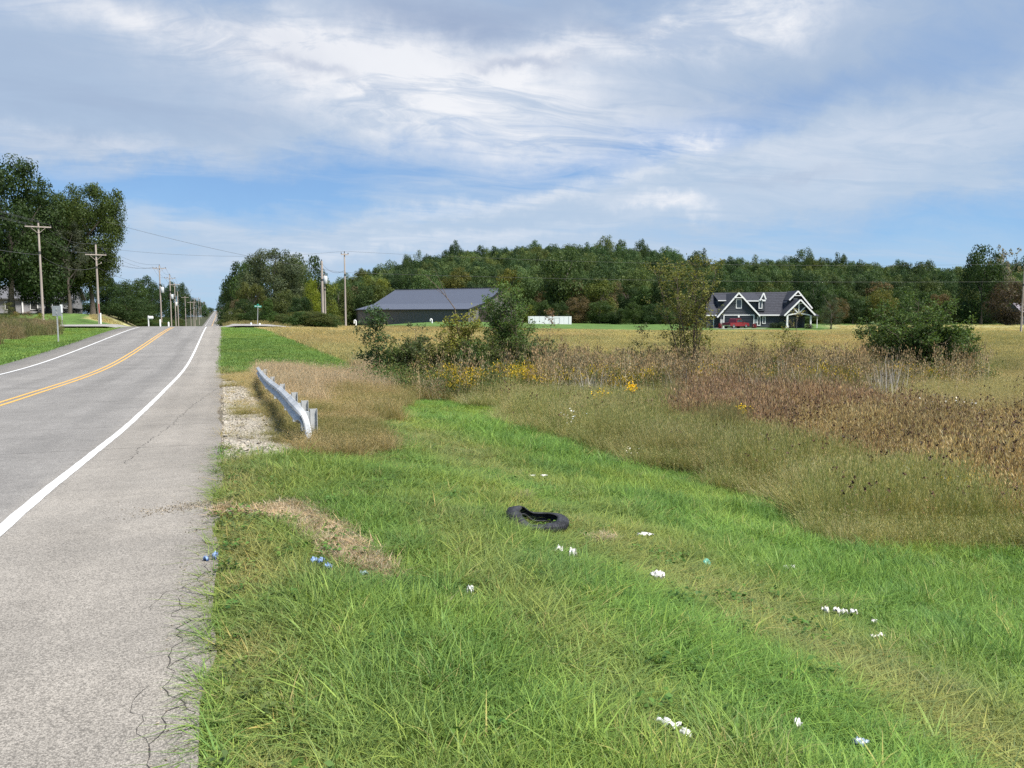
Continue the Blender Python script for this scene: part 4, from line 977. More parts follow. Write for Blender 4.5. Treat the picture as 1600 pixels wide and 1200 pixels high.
    # goldenrod, dead stalks and understory: uncountable
    def plume(seed, col_head, n, h, headn, hs, spread):
        r = np.random.default_rng(seed); V, F, L = blades(n, h, .2, .012, spread, .3, .15, 3, seed); tips = V.reshape(n, 4, 2, 3)[:, 3].mean(1)
        lf = np.repeat(tips, 9, 0) * r.uniform(.25, .9, (n * 9, 1)) + r.normal(size=(n * 9, 3)) * .03
        g = merge([(V, F, L), cards(lf, .07, r.normal(size=lf.shape), r, .3)])
        hd = np.repeat(tips, headn, 0) + r.normal(size=(n * headn, 3)) * np.array([.05, .05, .05]) * hs; hd[:, 2] -= .02
        c = vcards(hd, .050 * hs, .026 * hs, r); V, F, L = merge([g, c]); me = np_mesh('goldenrod_clump', V, F, BLADE, False, {'lv': ('FLOAT', 'POINT', L)})
        me.materials.append(col_head); mi = np.zeros(len(F), np.int32); mi[len(g[1]):] = 1; me.polygons.foreach_set('material_index', mi); return me
    GOLD = mat_leaf('goldenrod_flower', 'NONE', (.50, .36, .03), .2, .25, .1); SEED = mat_leaf('brown_seed', 'NONE', (.27, .20, .11), .1, .4, .2); BONE = mat_leaf('bleached_stalk', 'NONE', (.48, .43, .36), .0, .2, .05)
    GR = [proto('goldenrod_clump', plume(500 + s, GOLD, 9, .85, 10, 1.1, .3)) for s in range(3)]
    DS = [proto('seed_stalk', plume(510 + s, SEED, 8, 1.0, 9, 1.2, .3)) for s in range(3)]
    r = np.random.default_rng(77); n = 210; px = np.concatenate([r.uniform(690, 820, 45), r.uniform(810, 1010, 75), r.uniform(1000, 1340, 70), r.uniform(1330, 1520, 20)]); d = r.uniform(26, 30.5, n); d[px > 1330] += 3
    x, y = at(px, d); x = np.array(x); y = np.array(y)
    tag(scatter('goldenrod_stand', np.stack([x, y, terrain(x, y)], -1), tilt(n, .15), np.stack([r.uniform(.8, 1.35, n)] * 3, -1), r.integers(0, 3, n), np.tile([.12, .15, .045], (n, 1)) * r.uniform(.7, 1.3, (n, 1)), GR), 'belt of yellow goldenrod along the ditch bushes', 'goldenrod')
    n = 600; px = np.concatenate([r.uniform(820, 1370, 480), r.uniform(640, 900, 60), r.uniform(1380, 1540, 60)]); d = r.uniform(25.5, 33, n); x, y = at(px, d)
    tag(scatter('dry_stalks', np.stack([x, y, terrain(x, y)], -1), tilt(n, .18), np.stack([r.uniform(.7, 1.1, n), r.uniform(.7, 1.1, n), r.uniform(.8, 1.75, n)], -1), r.integers(0, 3, n), np.tile([.38, .32, .20], (n, 1)) * r.uniform(.5, 1.3, (n, 1)), DS), 'brown dried weed stalks with seed heads along the ditch', 'dry weeds')
    BS = [proto('bleached_clump', np_mesh('bleached_clump', *[q for q in blades(8, 1.25, .3, .021, .35, .45, .1, 3, 600 + s)][:2], BONE)) for s in range(3)]
    n = 190; px = np.concatenate([r.uniform(850, 1110, 95), r.uniform(1110, 1290, 65), r.uniform(1365, 1410, 30)]); d = r.uniform(24.5, 29, n); x, y = at(px, d)
    tag(scatter('bleached_stalks', np.stack([x, y, terrain(x, y)], -1), tilt(n, .2), np.stack([r.uniform(.7, 1.1, n)] * 3, -1), r.integers(0, 3, n), np.ones((n, 3)), BS), 'pale bleached dead stalks leaning in front of the ditch', 'dead stalks')
    # leafy understorey masking the shrub feet
    LW = []
    for s in range(3):
        q = np.random.default_rng(650 + s); Pp = q.normal(size=(420, 3)) * np.array([.42, .42, .22]) + np.array([0, 0, .35]); Pp[:, 2] = np.abs(Pp[:, 2]); LW.append(proto('leafy_weed', leafmesh('leafy_weed', [cards(Pp, .085, q.normal(size=Pp.shape) + np.array([0, 0, .6]), q, .4)], BLADE)))
    n = 620; px = np.concatenate([r.uniform(590, 860, 190), r.uniform(860, 1340, 340), r.uniform(1300, 1540, 90)]); d = np.concatenate([r.uniform(26.5, 31, 530), r.uniform(30, 34, 90)]); x, y = at(px, d)
    c = np.array([[.09, .14, .04], [.13, .17, .045], [.07, .11, .034], [.17, .16, .06]])[r.integers(0, 4, n)]
    tag(scatter('ditch_weeds', np.stack([x, y, terrain(x, y)], -1), tilt(n, .1), np.stack([r.uniform(.6, 1.1, n), r.uniform(.6, 1.1, n), r.uniform(.6, 1.5, n)], -1), r.integers(0, 3, n), c, LW), 'leafy green weeds at the feet of the ditch bushes', 'weeds')
    # flowers one can single out in the meadow
    def flowerplant(name, label, cat, px, py, hgt, rad, n, col, size, seed, stemcol=(.10, .14, .04)):
        q = np.random.default_rng(seed); gx, gy, gz = ground(px, py); t = tag(empty(name, (gx, gy, gz)), label, cat)
        V, F, L = blades(max(4, n // 8), hgt, .12, .008, rad * .3, .5 * rad / hgt, .1, 3, seed); m = len(V) // 8; tips = V.reshape(m, 4, 2, 3)[:, 3].mean(1)
        lf = np.repeat(tips, 10, 0) * q.uniform(.3, .9, (m * 10, 1)) + q.normal(size=(m * 10, 3)) * .02
        s = obj('stem', leafmesh('stem', [(V, F, L), cards(lf, .05, q.normal(size=lf.shape), q, .35)], BLADE_O), t); s.color = stemcol + (1,)
        Pp = tips[q.integers(0, m, n)] + q.normal(size=(n, 3)) * np.array([rad * .32, rad * .32, rad * .22]); b = obj('blossom', leafmesh('blossom', [cards(Pp, size, q.normal(size=Pp.shape) + np.array([0, 0, 1.0]), q, .9)], BLADE_O), t); b.color = tuple(col) + (1,)
    Y = (.70, .48, .015); Wh = (.80, .80, .76)
    flowerplant('goldenrod', 'flat yellow goldenrod at the front edge of the tall grass, leftmost of the single ones', 'wildflower', 941, 655, .75, .34, 170, Y, .045, 1)
    flowerplant('goldenrod', 'compact bright yellow goldenrod right of the flat one', 'wildflower', 988, 655, .95, .20, 130, Y, .045, 2)
    flowerplant('goldenrod', 'narrow yellow goldenrod plume in front of the red brown weeds', 'wildflower', 1160, 692, .80, .15, 110, Y, .04, 3)
    flowerplant('goldenrod', 'yellow goldenrod beside white asters at the lower right', 'wildflower', 1474, 812, .55, .11, 90, Y, .026, 4)
    flowerplant('goldenrod', 'wider yellow goldenrod right of the white asters', 'wildflower', 1518, 812, .55, .17, 130, Y, .024, 5)
    flowerplant('aster', 'white aster clump below the red brown weeds', 'wildflower', 1193, 735, .62, .30, 60, Wh, .028, 6)
    flowerplant('aster', 'white aster spray in the golden weeds at the right', 'wildflower', 1418, 790, .60, .20, 40, Wh, .026, 7)
    flowerplant('aster', 'white aster clump between the two goldenrods at the lower right', 'wildflower', 1500, 818, .55, .18, 44, Wh, .022, 8)
    flowerplant('aster', 'small white asters at the upper edge of the mown grass', 'wildflower', 985, 728, .35, .10, 14, Wh, .025, 9)
    flowerplant('wild_carrot', 'flat white wild carrot heads in the tall grass left of the goldenrod', 'wildflower', 892, 680, .5, .35, 22, Wh, .05, 10)
    flowerplant('wild_carrot', 'white wild carrot heads in the straw grass at the right', 'wildflower', 1500, 672, .6, .9, 60, Wh, .05, 12)
    flowerplant('wild_carrot', 'white wild carrot heads above the golden weeds, left of the wide scatter', 'wildflower', 1465, 662, .6, .4, 16, Wh, .06, 13)
    flowerplant('wild_carrot', 'pair of white wild carrot heads low in the green grass', 'wildflower', 1262, 752, .42, .09, 10, Wh, .035, 14)
    flowerplant('wild_carrot', 'white wild carrot heads in the olive grass left of the aster spray', 'wildflower', 1326, 782, .45, .09, 10, Wh, .03, 15)
shrubs()

# ------------------------------------------------------------------ guardrail
def guardrail():
    def hit(px, py, h):
        ru, rr = (600 - py) / F_PX, (px - 800) / F_PX; dep = math.cos(PITCH) + ru * math.sin(PITCH); up = -math.sin(PITCH) + ru * math.cos(PITCH)
        ts = np.exp(np.linspace(math.log(4), math.log(60), 4000)); x, y = toworld(rr * ts, dep * ts); z = CAM_H + up * ts; k = int(np.argmax(z <= terrain(x, y) + h)); return Vector((float(x[k]), float(y[k]), float(z[k])))
    C = [hit(*q) for q in ((403.7, 572.5, .66), (409, 580, .66), (416, 587.5, .66), (425, 594.5, .66), (436, 602, .66), (447, 611.5, .66), (457, 621, .66), (467, 631, .61), (476, 641, .53), (481, 652, .43), (484.5, 666, .30), (487, 684, .14), (490, 703, -.06))]
    for q in C: q.z += 0
    # finer spline
    fine = []
    for i in range(len(C) - 1):
        for k in range(4): fine.append(C[i].lerp(C[i + 1], k / 4))
    fine.append(C[-1])
    for _ in range(3): fine = [fine[0]] + [(fine[i - 1] + fine[i] * 2 + fine[i + 1]) / 4 for i in range(1, len(fine) - 1)] + [fine[-1]]
    root = tag(empty('guardrail', (fine[0].x, fine[0].y, fine[0].z - .66)), 'galvanised steel guardrail beside the gravel, near end bent down into the grass', 'guardrail')
    prof = [(0, 0), (-.018, -.015), (-.062, -.045), (-.075, -.075), (-.062, -.105), (-.015, -.135), (0, -.156), (-.015, -.177), (-.062, -.207), (-.075, -.237), (-.062, -.267), (-.018, -.297), (0, -.312)]
    off = Vector(root.location)
    def panel(a, b, proud):
        mb = MB(); V = []; pts = fine[a:b + 1]; n = len(prof)
        for th in (0, .006):
            for i, p in enumerate(pts):
                g = a + i; dd = (fine[min(g + 1, len(fine) - 1)] - fine[max(g - 1, 0)]).normalized(); s = Vector((0, 0, 1)).cross(dd).normalized()  # towards the road
                s = -s if s.x > 0 else s; up = Vector((0, 0, 1)) - dd * dd.z
                for u, v in prof: V.append(p - off + s * (-u + proud - th) + up * v)
        m = len(pts); F = []
        for l in range(2):
            b0 = l * m * n
            for i in range(m - 1):
                for k in range(n - 1): F.append((b0 + i * n + k, b0 + i * n + k + 1, b0 + (i + 1) * n + k + 1, b0 + (i + 1) * n + k))
        for i in range(m - 1):
            for k in (0, n - 1): F.append((i * n + k, (i + 1) * n + k, m * n + (i + 1) * n + k, m * n + i * n + k))
        for i in (0, m - 1):
            for k in range(n - 1): F.append((i * n + k, i * n + k + 1, m * n + i * n + k + 1, m * n + i * n + k))
        mb.add(V, F, False); return mb.build('rail_panel', GALV, root)
    L = len(fine) - 1; cuts = [0, 8, 16, 24, 33, L]
    for i in range(5): panel(cuts[i], min(cuts[i + 1] + (1 if i < 4 else 0), L), .006 * (i % 2))
    # I-section posts with block-outs behind the rail
    pm = MB(); pm.box(-.05, .05, -.004, .004, -.4, .74); pm.box(-.055, -.047, -.05, .05, -.4, .74); pm.box(.047, .055, -.05, .05, -.4, .74); pme = pm.mesh('post', GALV)
    bm_ = MB(); bm_.box(-.07, .07, -.04, .04, .40, .70); bme = bm_.mesh('block_out', mat_surface('grey_block', (.34, .36, .37), .6, .15, 5, .1, 30))
    for k in (1, 7, 13, 19, 24, 29):
        p = fine[k] - off; o = obj('post', pme, root, (p.x + .195, p.y, p.z - .80)); obj('block_out', bme, o, (-.128, 0, 0))
    bolt = MB(); bolt.tube([(-.012, 0, 0), (.004, 0, 0)], [.016, .018], 8); bmesh_ = bolt.mesh('bolt', DARK)
    for k in (1, 7, 8, 13, 16, 19, 24, 30): p = fine[k] - off; obj('bolt', bmesh_, root, (p.x - .012, p.y, p.z - .156))
guardrail()

# ------------------------------------------------------------------ utility poles and wires
def pole(label, px, top, d, r0=.15, arm=None, can=None, base=None, group=None, small=False, brk=False, sleeve=False, offset=0.0):
    x, y = at(px, d); z0 = float(terrain(x, y)) if base is None else base; H = zpix(top, d) - z0
    root = tag(empty('utility_pole', (x, y, z0), 0), label, 'utility pole', group)
    mb = MB(); mb.tube([(0, 0, -1), (0, 0, H * .5), (0, 0, H)], [r0, r0 * .84, r0 * .66], 10); mb.build('pole_shaft', WOODPOLE, root)
    tips = []
    if arm:
        zz, w, ang = arm; za = H - zz; c, s = math.cos(ang), math.sin(ang)
        a = MB(); a.bar((-w / 2 * c, -w / 2 * s - .17, za), (w / 2 * c, w / 2 * s - .17, za), .10, .13); a.build('crossarm', WOODPOLE, root)
        if not small:
            b = MB(); b.bar((w * .3 * c, w * .3 * s - .17, za - .05), (0, -.1, za - .75), .04); b.bar((-w * .3 * c, -w * .3 * s - .17, za - .05), (0, -.1, za - .75), .04); b.build('brace', WOODPOLE, root)
        for t in (-.47, .47) if small else (-.47, -.22, .47):
            i = MB(); i.tube([(t * w * c, t * w * s - .17, za + .06), (t * w * c, t * w * s - .17, za + .16), (t * w * c, t * w * s - .17, za + .27)], [.03, .07, .04], 8); i.build('insulator', DARK, root); tips.append((x + t * w * c, y + t * w * s - .17, z0 + za + .28))
    i = MB(); i.tube([(0, 0, H), (0, 0, H + .12), (0, 0, H + .26)], [.03, .07, .04], 8); i.build('insulator', DARK, root); tips.append((x, y, z0 + H + .26))
    if can:
        zc, side = can; za = H - zc; cx = .42 * side; cm = MB(); cm.tube([(cx, -.1, za - 1.25), (cx, -.1, za - 1.2), (cx, -.1, za - .08), (cx, -.1, za)], [.27, .33, .33, .24], 14); c_ = cm.build('transformer', GREYCAN, root)
        q = MB(); q.tube([(cx, -.1, za), (cx, -.1, za + .3)], [.05, .03], 8); q.build('bushing', DARK, c_); q = MB(); q.bar((0, -.1, za - .3), (cx, -.1, za - .3), .05, .12); q.build('bracket', GALV, c_)
    if brk:
        for zz in brk: k = MB(); k.bar((0, 0, H - zz), (.55, -.1, H - zz + .22), .05); k.tube([(.55, -.1, H - zz + .2), (.55, -.1, H - zz + .4)], [.05, .05], 8); k.build('bracket', WOODPOLE, root)
    k = MB(); k.tube([(0, 0, H * .70), (0, 0, H * .73)], [r0 * .85, r0 * .85], 10); k.build('band', DARK, root)
    if sleeve:
        k = MB(); k.tube([(.22, -.25, 0), (.22, -.25, 1.4)], .10, 10); k.build('guy_guard', WHITEPL, root); k = MB(); k.tube([(.1, -.2, 1.2), (.06, -.16, 2.6)], .05, 6); k.build('guy_guard', REDP, root)
    return root, tips
def wire(pts, sag, label, rad=.014, grp='overhead wires'):
    mb = MB(); out = []
    for a, b in zip(pts[:-1], pts[1:]):
        a, b = Vector(a), Vector(b)
        for k in range(14): t = k / 14; p = a.lerp(b, t); p.z -= sag * 4 * t * (1 - t); out.append(p)
    out.append(Vector(pts[-1])); mb.tube(out, rad, 4, False)
    return tag(mb.build('overhead_wire', WIRE), label, 'wire', grp)
def poles():
    A = pole('weathered utility pole with long crossarm, nearest of the left line', 70, 351, 90, .145, (.45, 2.6, YAW * 0 + .1))
    B = pole('utility pole with short crossarm and white base guard by the side road', 157, 384, 101, .15, (1.3, 2.4, .1), sleeve=True, brk=(2.6,))
    C = pole('utility pole with grey transformer and crossarm, tallest beyond the crest', 254, 416, 165, .17, (.6, 2.6, .1), (4.5, 1))
    D = pole('second transformer pole behind the tallest one beyond the crest', 269.5, 430, 200, .17, (.9, 2.6, .1), (5.0, 1))
    E = pole('utility pole with pale crossarm just behind the second transformer pole', 276.5, 443, 222, .14, (.4, 3.0, .1))
    Fp = pole('third and lowest transformer pole beyond the crest', 280.5, 456, 238, .16, None, (3.2, -1))
    far = []; FN = ['first', 'second', 'third', 'fourth', 'fifth', 'sixth', 'seventh', 'eighth', 'ninth', 'tenth']
    for px, top, d in ((292, 463, 290), (300, 471, 330), (304.5, 471, 372), (306.5, 466, 420), (313, 465, 470)):
        far.append(pole('far utility pole, %s beyond the lowest transformer pole' % FN[len(far)], px, top, d, .15, (.5, 2.6, .1), small=True, group='far utility poles of the left line'))
    for px, top, d in ((309, 470, 540), (316, 469, 620), (320, 472, 720), (323, 474, 830), (326, 476, 960)):
        far.append(pole('far utility pole, %s beyond the lowest transformer pole' % FN[len(far)], px, top, d, .16, (.5, 2.6, .1), small=True, group='far utility poles of the left line'))
    L = pole('thick wooden pole of the close pair left of the barn', 505.5, 409, 121, .24)
    L2 = pole('thinner pole with a grey transformer on top behind the thick one', 509.5, 430, 124, .15, None, (.2, 0.25))
    M = pole('slim pale utility pole standing just left of the barn', 541, 397, 107, .13, (.2, 1.0, .1), small=True)
    N = pole('slim utility pole at the right edge of the field', 1593.5, 416, 115, .14, (.2, 1.0, .1), small=True, brk=(1.6,))
    left0 = [(-24, -10), (-20, 50)]
    def z(p, k=0, dz=0): t = p[1][k]; return (t[0], t[1], t[2] + dz)
    for k, lab in ((0, 'upper left'), (1, 'second'), (2, 'right hand'), (3, 'top')):
        p0 = (z(A, k)[0] - 6, 30, z(A, k)[2] + .4)
        pts = [p0, z(A, k), z(B, k), z(C, k), z(D, k)] + [z(f, min(k, 2)) for f in far]
        wire(pts, 1.0, {0: 'overhead wire on the left end of the crossarms', 1: 'overhead wire on the inner insulators of the crossarms', 2: 'overhead wire on the right end of the crossarms', 3: 'overhead wire on the pole tops of the left line'}[k], .016, 'wires of the left pole line')
    def lower(dz): return [(z(A, 3)[0] - 5, 30, z(A, 3)[2] + dz), z(A, 3, dz), z(B, 3, dz * .8), z(C, 3, dz), z(D, 3, dz)]
    wire(lower(-3.9), .9, 'lower sagging cable of the left pole line', .022, 'wires of the left pole line')
    # lines crossing the field in front of the woods
    m, n = M[1][0], N[1][0]
    wire([(-11.5, 96, 12.0), (M[1][-1][0], M[1][-1][1], M[1][-1][2] - 2.9), (N[1][-1][0], N[1][-1][1], N[1][-1][2] - 2.6)], .5, 'lower field wire from the slim pole to the right edge', .018, 'field wires')
    wire([(B[1][-1][0], B[1][-1][1], B[1][-1][2] - .6), (M[1][-1][0], M[1][-1][1], M[1][-1][2]), (N[1][-1][0], N[1][-1][1], N[1][-1][2])], .9, 'upper field wire on the tops of the slim poles', .014, 'field wires')
    wire([(L[1][-1][0], L[1][-1][1], L[1][-1][2] - .6), (M[1][-1][0], M[1][-1][1], M[1][-1][2] - 2.6)], .8, 'short drop wire between the pole pair and the slim pole', .02, 'field wires')
poles()

# ------------------------------------------------------------------ signs, mailbox, markers
def small_roadside():
    def post(name, lab, cat, px, d, h, pm, r=.03):
        x, y = at(px, d); z0 = float(terrain(x, y)); root = tag(empty(name, (x, y, z0), -YAW), lab, cat); mb = MB(); mb.bar((0, 0, -.3), (0, 0, h), r * 2, r * 1.4, (0, 1, 0)); mb.build('post', pm, root); return root, z0
    r, z0 = post('road_sign', 'grey metal back of a square road sign on the left verge', 'road sign', 92, 60, zpix(478, 60) - float(terrain(*at(92, 60))), GALV, .04)
    h = zpix(478, 60) - z0; mb = MB(); w = .34; mb.box(-w, w, -.045, -.04, h - .78, h); mb.build('sign_panel', ALU, r)
    k = MB(); k.box(-.03, .03, -.075, -.047, h - .6, h - .5); k.box(-.03, .03, -.075, -.047, h - .3, h - .2); k.build('bracket', GALV, r)
    r, z0 = post('road_sign', 'narrow white marker sign on a post behind the grey sign back', 'road sign', 99.5, 96, zpix(476, 96) - float(terrain(*at(99.5, 96))), GALV, .05)
    h = zpix(476, 96) - z0; mb = MB(); mb.box(-.16, .16, -.07, -.06, h - 1.0, h); mb.build('sign_panel', WHITE, r)
    # white regulatory sign right of the road beyond the crossing
    x, y = at(362.5, 118); z0 = float(terrain(x, y)); r, z0 = post('road_sign', 'white rectangular sign with dark lettering right of the far road', 'road sign', 362.5, 118, zpix(487, 118) - z0, WOODPOLE, .05)
    h = zpix(487, 118) - z0; mb = MB(); mb.box(-.32, .32, -.07, -.06, h - .80, h); p = mb.build('sign_panel', WHITE, r)
    k = MB(); k.box(-.20, .20, -.075, -.072, h - .16, h - .11); k.box(-.16, .16, -.075, -.072, h - .27, h - .22)
    k.box(-.17, -.12, -.075, -.072, h - .66, h - .36); k.box(-.17, .0, -.075, -.072, h - .53, h - .48); k.box(-.04, .0, -.075, -.072, h - .66, h - .36)
    k.box(.05, .18, -.075, -.072, h - .41, h - .36); k.box(.05, .18, -.075, -.072, h - .53, h - .48); k.box(.13, .18, -.075, -.072, h - .66, h - .50); k.box(.05, .13, -.075, -.072, h - .66, h - .61); k.box(.05, .10, -.075, -.072, h - .50, h - .38)
    k.build('sign_lettering', BLACK, p)
    # green street name sign
    x, y = at(403.5, 99); g0 = float(terrain(x, y)); r, z0 = post('street_sign', 'green street name sign on a thin leaning post at the crossing', 'street sign', 403.5, 99, zpix(480, 99) - g0, GALV, .03)
    h = zpix(480, 99) - z0; r.rotation_euler = (0, .05, -YAW); mb = MB(); mb.box(-.45, .45, -.01, .01, h - .02, h + .22); p = mb.build('sign_panel', GREEN, r)
    k = MB()
    for i in range(10): k.box(-.38 + i * .077, -.335 + i * .077, -.014, -.012, h + .06, h + (.15 if i % 3 else .17))
    k.build('sign_lettering', WHITE, p); mb = MB(); mb.box(-.01, .01, -.35, .35, h + .23, h + .40); mb.build('sign_panel', GREEN, r)
    # mailbox
    x, y = at(234, 112); z0 = max(float(terrain(x, y)), zpix(507, 112)); root = tag(empty('mailbox', (x, y, z0), -YAW), 'white mailbox on a white post at the far left of the crossing', 'mailbox')
    mb = MB(); mb.box(-.06, .06, -.06, .06, -.3, 1.28); mb.build('post', WHITE, root); mb = MB(); mb.box(.05, .62, -.09, .09, .80, .88); mb.build('support_arm', WHITE, root)
    mb = MB(); pr = [(-.13, 0), (.13, 0), (.13, .2), (.09, .29), (0, .33), (-.09, .29), (-.13, .2)]; V = [(xx, a, .885 + b) for xx in (.08, .66) for a, b in pr]; mb.add(V, [(0, 1, 2, 3, 4, 5, 6), (13, 12, 11, 10, 9, 8, 7)] + [(i, (i + 1) % 7 + 0, (i + 1) % 7 + 7, i + 7) for i in range(7)]); mb.build('mailbox_body', WHITE, root)
    for px, py0, py1, d, lab in ((252, 499, 509, 118, 'short white marker post right of the mailbox'), (265, 503, 510, 118, 'lowest white marker stub between the mailbox and the pole bases'), (393.5, 504, 511, 100, 'small white marker left of the green street sign post'), (407, 505, 511, 101, 'small white marker right of the green street sign post')):
        x, y = at(px, d); z0 = zpix(py1, d); mb = MB(); H = zpix(py0, d) - z0; mb.tube([(0, 0, -.6), (0, 0, H * .9), (0, 0, H)], [.11, .11, .07], 10); mb.build_root = None
        tag(obj('marker_post', mb.mesh('marker_post', WHITEPL), None, (x, y, z0)), lab, 'marker post')
    for px, lab in ((557, 'white bent vent pipe at the left end of the barn wall'), (675.5, 'white bent vent pipe near the right end of the barn wall')):
        d = 182; x, y = at(px, d); z0 = float(terrain(x, y)); H = zpix(498, d) - z0; mb = MB(); pts = [(0, 0, -.2), (0, 0, H * .7)] + [(-.22 + .22 * math.cos(a), 0, H * .7 + .25 * math.sin(a)) for a in (.6, 1.2, 1.8, 2.4, 3.1)] + [(-.44, 0, H * .45)]
        mb.tube(pts, .14, 10); o = mb.build('vent_pipe', WHITEPL, None, (x, y, z0), (0, 0, -YAW)); tag(o, lab, 'vent pipe')
small_roadside()

# ------------------------------------------------------------------ buildings
def metal_sheet(name, col, rough, ribs=3.0, metal=.4, axis=0):
    return mat_surface(name, col, rough, .05, 2, metal=metal)
def barn():
    d0 = 200; x0, y0 = at(731, d0); z0 = zpix(504, d0); rot = -YAW + math.radians(-30)   # local +x along the long wall to the left, see below
    root = tag(empty('barn', (x0, y0, z0)), 'long dark grey metal pole barn with a double pitched roof in front of the woods', 'barn')
    # local axes in the camera's ground frame: long wall runs left and away, gable wall runs right and away
    a = math.radians(27); lx = Vector((-math.cos(a), math.sin(a), 0)); gx = Vector((math.sin(a), math.cos(a), 0))
    def cw(v): X, Y = toworld(v.x, v.y); return Vector((X, Y, v.z))
    lx, gx, up = cw(lx), cw(gx), Vector((0, 0, 1)); Lg, Wd = 35.5, 38.0
    he, hb, hr = zpix(483, d0) - z0, zpix(473.5, 206) - z0, zpix(450.5, 217) - z0; wl = Wd * .22
    P = lambda l, g, h: lx * l + gx * g + up * h
    WALL = metal_sheet('barn_wall', (.13, .125, .135), .5); GAB = metal_sheet('barn_gable', (.20, .19, .19), .55); ROOF = metal_sheet('barn_roof', (.15, .155, .18), .30, metal=.6); TRIM = mat_surface('barn_trim', (.03, .03, .035), .5, .05, 3)  # gable sheets are lighter than the walls: sunlight on that end put into the colour
    # ribbed sheets: each sheet is a part
    def rib_panel(name, mat, A, B, h0f, h1f, nrm, n, step_parts):
        """vertical sheets between ground points A,B; heights by functions"""
        for s in range(step_parts):
            mb = MB(); V = []; m = 6
            for k in range(m * 4 + 1):
                t = (s + k / (m * 4)) / step_parts; q = A.lerp(B, t); o = nrm * (.05 if k % 4 == 1 else 0); V += [q + o + up * h0f(t), q + o + up * h1f(t)]
            mb.add(V, [(2 * i, 2 * i + 2, 2 * i + 3, 2 * i + 1) for i in range(m * 4)]); mb.build(name, mat, root)
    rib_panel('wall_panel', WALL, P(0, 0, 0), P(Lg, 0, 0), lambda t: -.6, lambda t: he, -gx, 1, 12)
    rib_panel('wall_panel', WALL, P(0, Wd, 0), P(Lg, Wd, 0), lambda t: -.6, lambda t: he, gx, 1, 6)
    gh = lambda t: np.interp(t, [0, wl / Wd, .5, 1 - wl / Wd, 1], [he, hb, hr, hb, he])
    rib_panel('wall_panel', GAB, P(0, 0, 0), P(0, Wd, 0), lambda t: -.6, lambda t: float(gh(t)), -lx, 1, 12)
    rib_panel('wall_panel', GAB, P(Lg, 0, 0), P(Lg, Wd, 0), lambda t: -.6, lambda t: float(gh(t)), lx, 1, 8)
    def slope(g0, h0, g1, h1, n, name):
        for s in range(n):
            mb = MB(); V = []; m = 6
            for k in range(m * 3 + 1):
                l = -.5 + (Lg + 1.0) * (s + k / (m * 3)) / n; dz = .06 if k % 3 == 1 else 0; V += [P(l, g0, h0 + dz), P(l, g1, h1 + dz)]
            nn = len(V); V += [v - up * .12 for v in V]
            Fs = [(2 * i, 2 * i + 2, 2 * i + 3, 2 * i + 1) for i in range(m * 3)] + [(2 * i, nn + 2 * i, nn + 2 * i + 2, 2 * i + 2) for i in range(m * 3)]
            mb.add(V, Fs); mb.build(name, ROOF, root)
    ov = .6
    slope(-ov, he - ov * (hb - he) / wl + .05, wl, hb + .05, 10, 'roof_panel'); slope(wl, hb + .06, Wd / 2, hr + .06, 10, 'roof_panel')
    slope(Wd + ov, he - ov * (hb - he) / wl + .05, Wd - wl, hb + .05, 5, 'roof_panel'); slope(Wd - wl, hb + .06, Wd / 2, hr + .06, 5, 'roof_panel')
    mb = MB(); mb.bar(P(-.5, -ov - .03, he - .12), P(Lg + .5, -ov - .03, he - .12), .10, .28); mb.build('eave_trim', TRIM, root)
    mb = MB(); mb.bar(P(-.03, -.03, -.6), P(-.03, -.03, he), .26); mb.bar(P(Lg + .03, -.03, -.6), P(Lg + .03, -.03, he), .26); mb.build('corner_trim', TRIM, root)
    mb = MB()
    for (g0, h0, g1, h1) in ((-ov, he - .1, wl, hb), (wl, hb, Wd / 2, hr), (Wd / 2, hr, Wd - wl, hb), (Wd - wl, hb, Wd + ov, he - .1)): mb.bar(P(-.55, g0, h0), P(-.55, g1, h1), .08, .30)
    mb.build('rake_trim', TRIM, root)
    mb = MB(); mb.bar(P(-.5, Wd / 2, hr + .12), P(Lg + .5, Wd / 2, hr + .12), .5, .10); mb.build('ridge_cap', ROOF, root)
    mb = MB(); mb.add([P(-.10, 6, -.3), P(-.10, 11.5, -.3), P(-.10, 11.5, he + .0), P(-.10, 6, he + .0)], [(0, 1, 2, 3)]); dr = mb.build('sliding_door', mat_surface('door_brown', (.05, .04, .038), .6, .1, 2), root)
    mb = MB(); mb.bar(P(-.14, 5.8, he + .1), P(-.14, 11.7, he + .1), .12, .2); mb.bar(P(-.14, 5.85, -.3), P(-.14, 5.85, he), .12, .16); mb.bar(P(-.14, 11.65, -.3), P(-.14, 11.65, he), .12, .16); mb.build('door_frame', TRIM, dr)
barn()
def trailer():
    d = 190; x, y = at(859, d); z0 = zpix(509, d); root = tag(empty('box_trailer', (x, y, z0), -YAW + .0), 'white box trailer parked on the lawn right of the barn', 'trailer'); W = 5.3; H = zpix(494.2, d) - z0
    mb = MB(); mb.box(-W, W, 0, 2.5, .25, H); mb.build('box_body', mat_surface('trailer_white', (.75, .76, .77), .4, .04, 1), root)
    for i in range(9): k = MB(); xx = -W + .35 + i * 1.2; k.box(xx - .02, xx + .02, -.02, -.004, .3, H - .05); k.build('side_rib', GALV, root)
    k = MB(); k.box(1.2, 1.26, -.045, -.032, .3, H - .3); k.box(2.4, 2.46, -.045, -.032, .3, H - .3); k.box(1.2, 2.46, -.045, -.032, H - .36, H - .3); k.box(W - .75, W - .70, -.045, -.032, .25, H); k.build('door_frame', GREYCAN, root)
    for xx in (-3.2, -2.3):
        w = MB(); w.tube([(xx, .1, .1), (xx, .45, .1)], .38, 16); w.build('wheel', BLACK, root)
trailer()
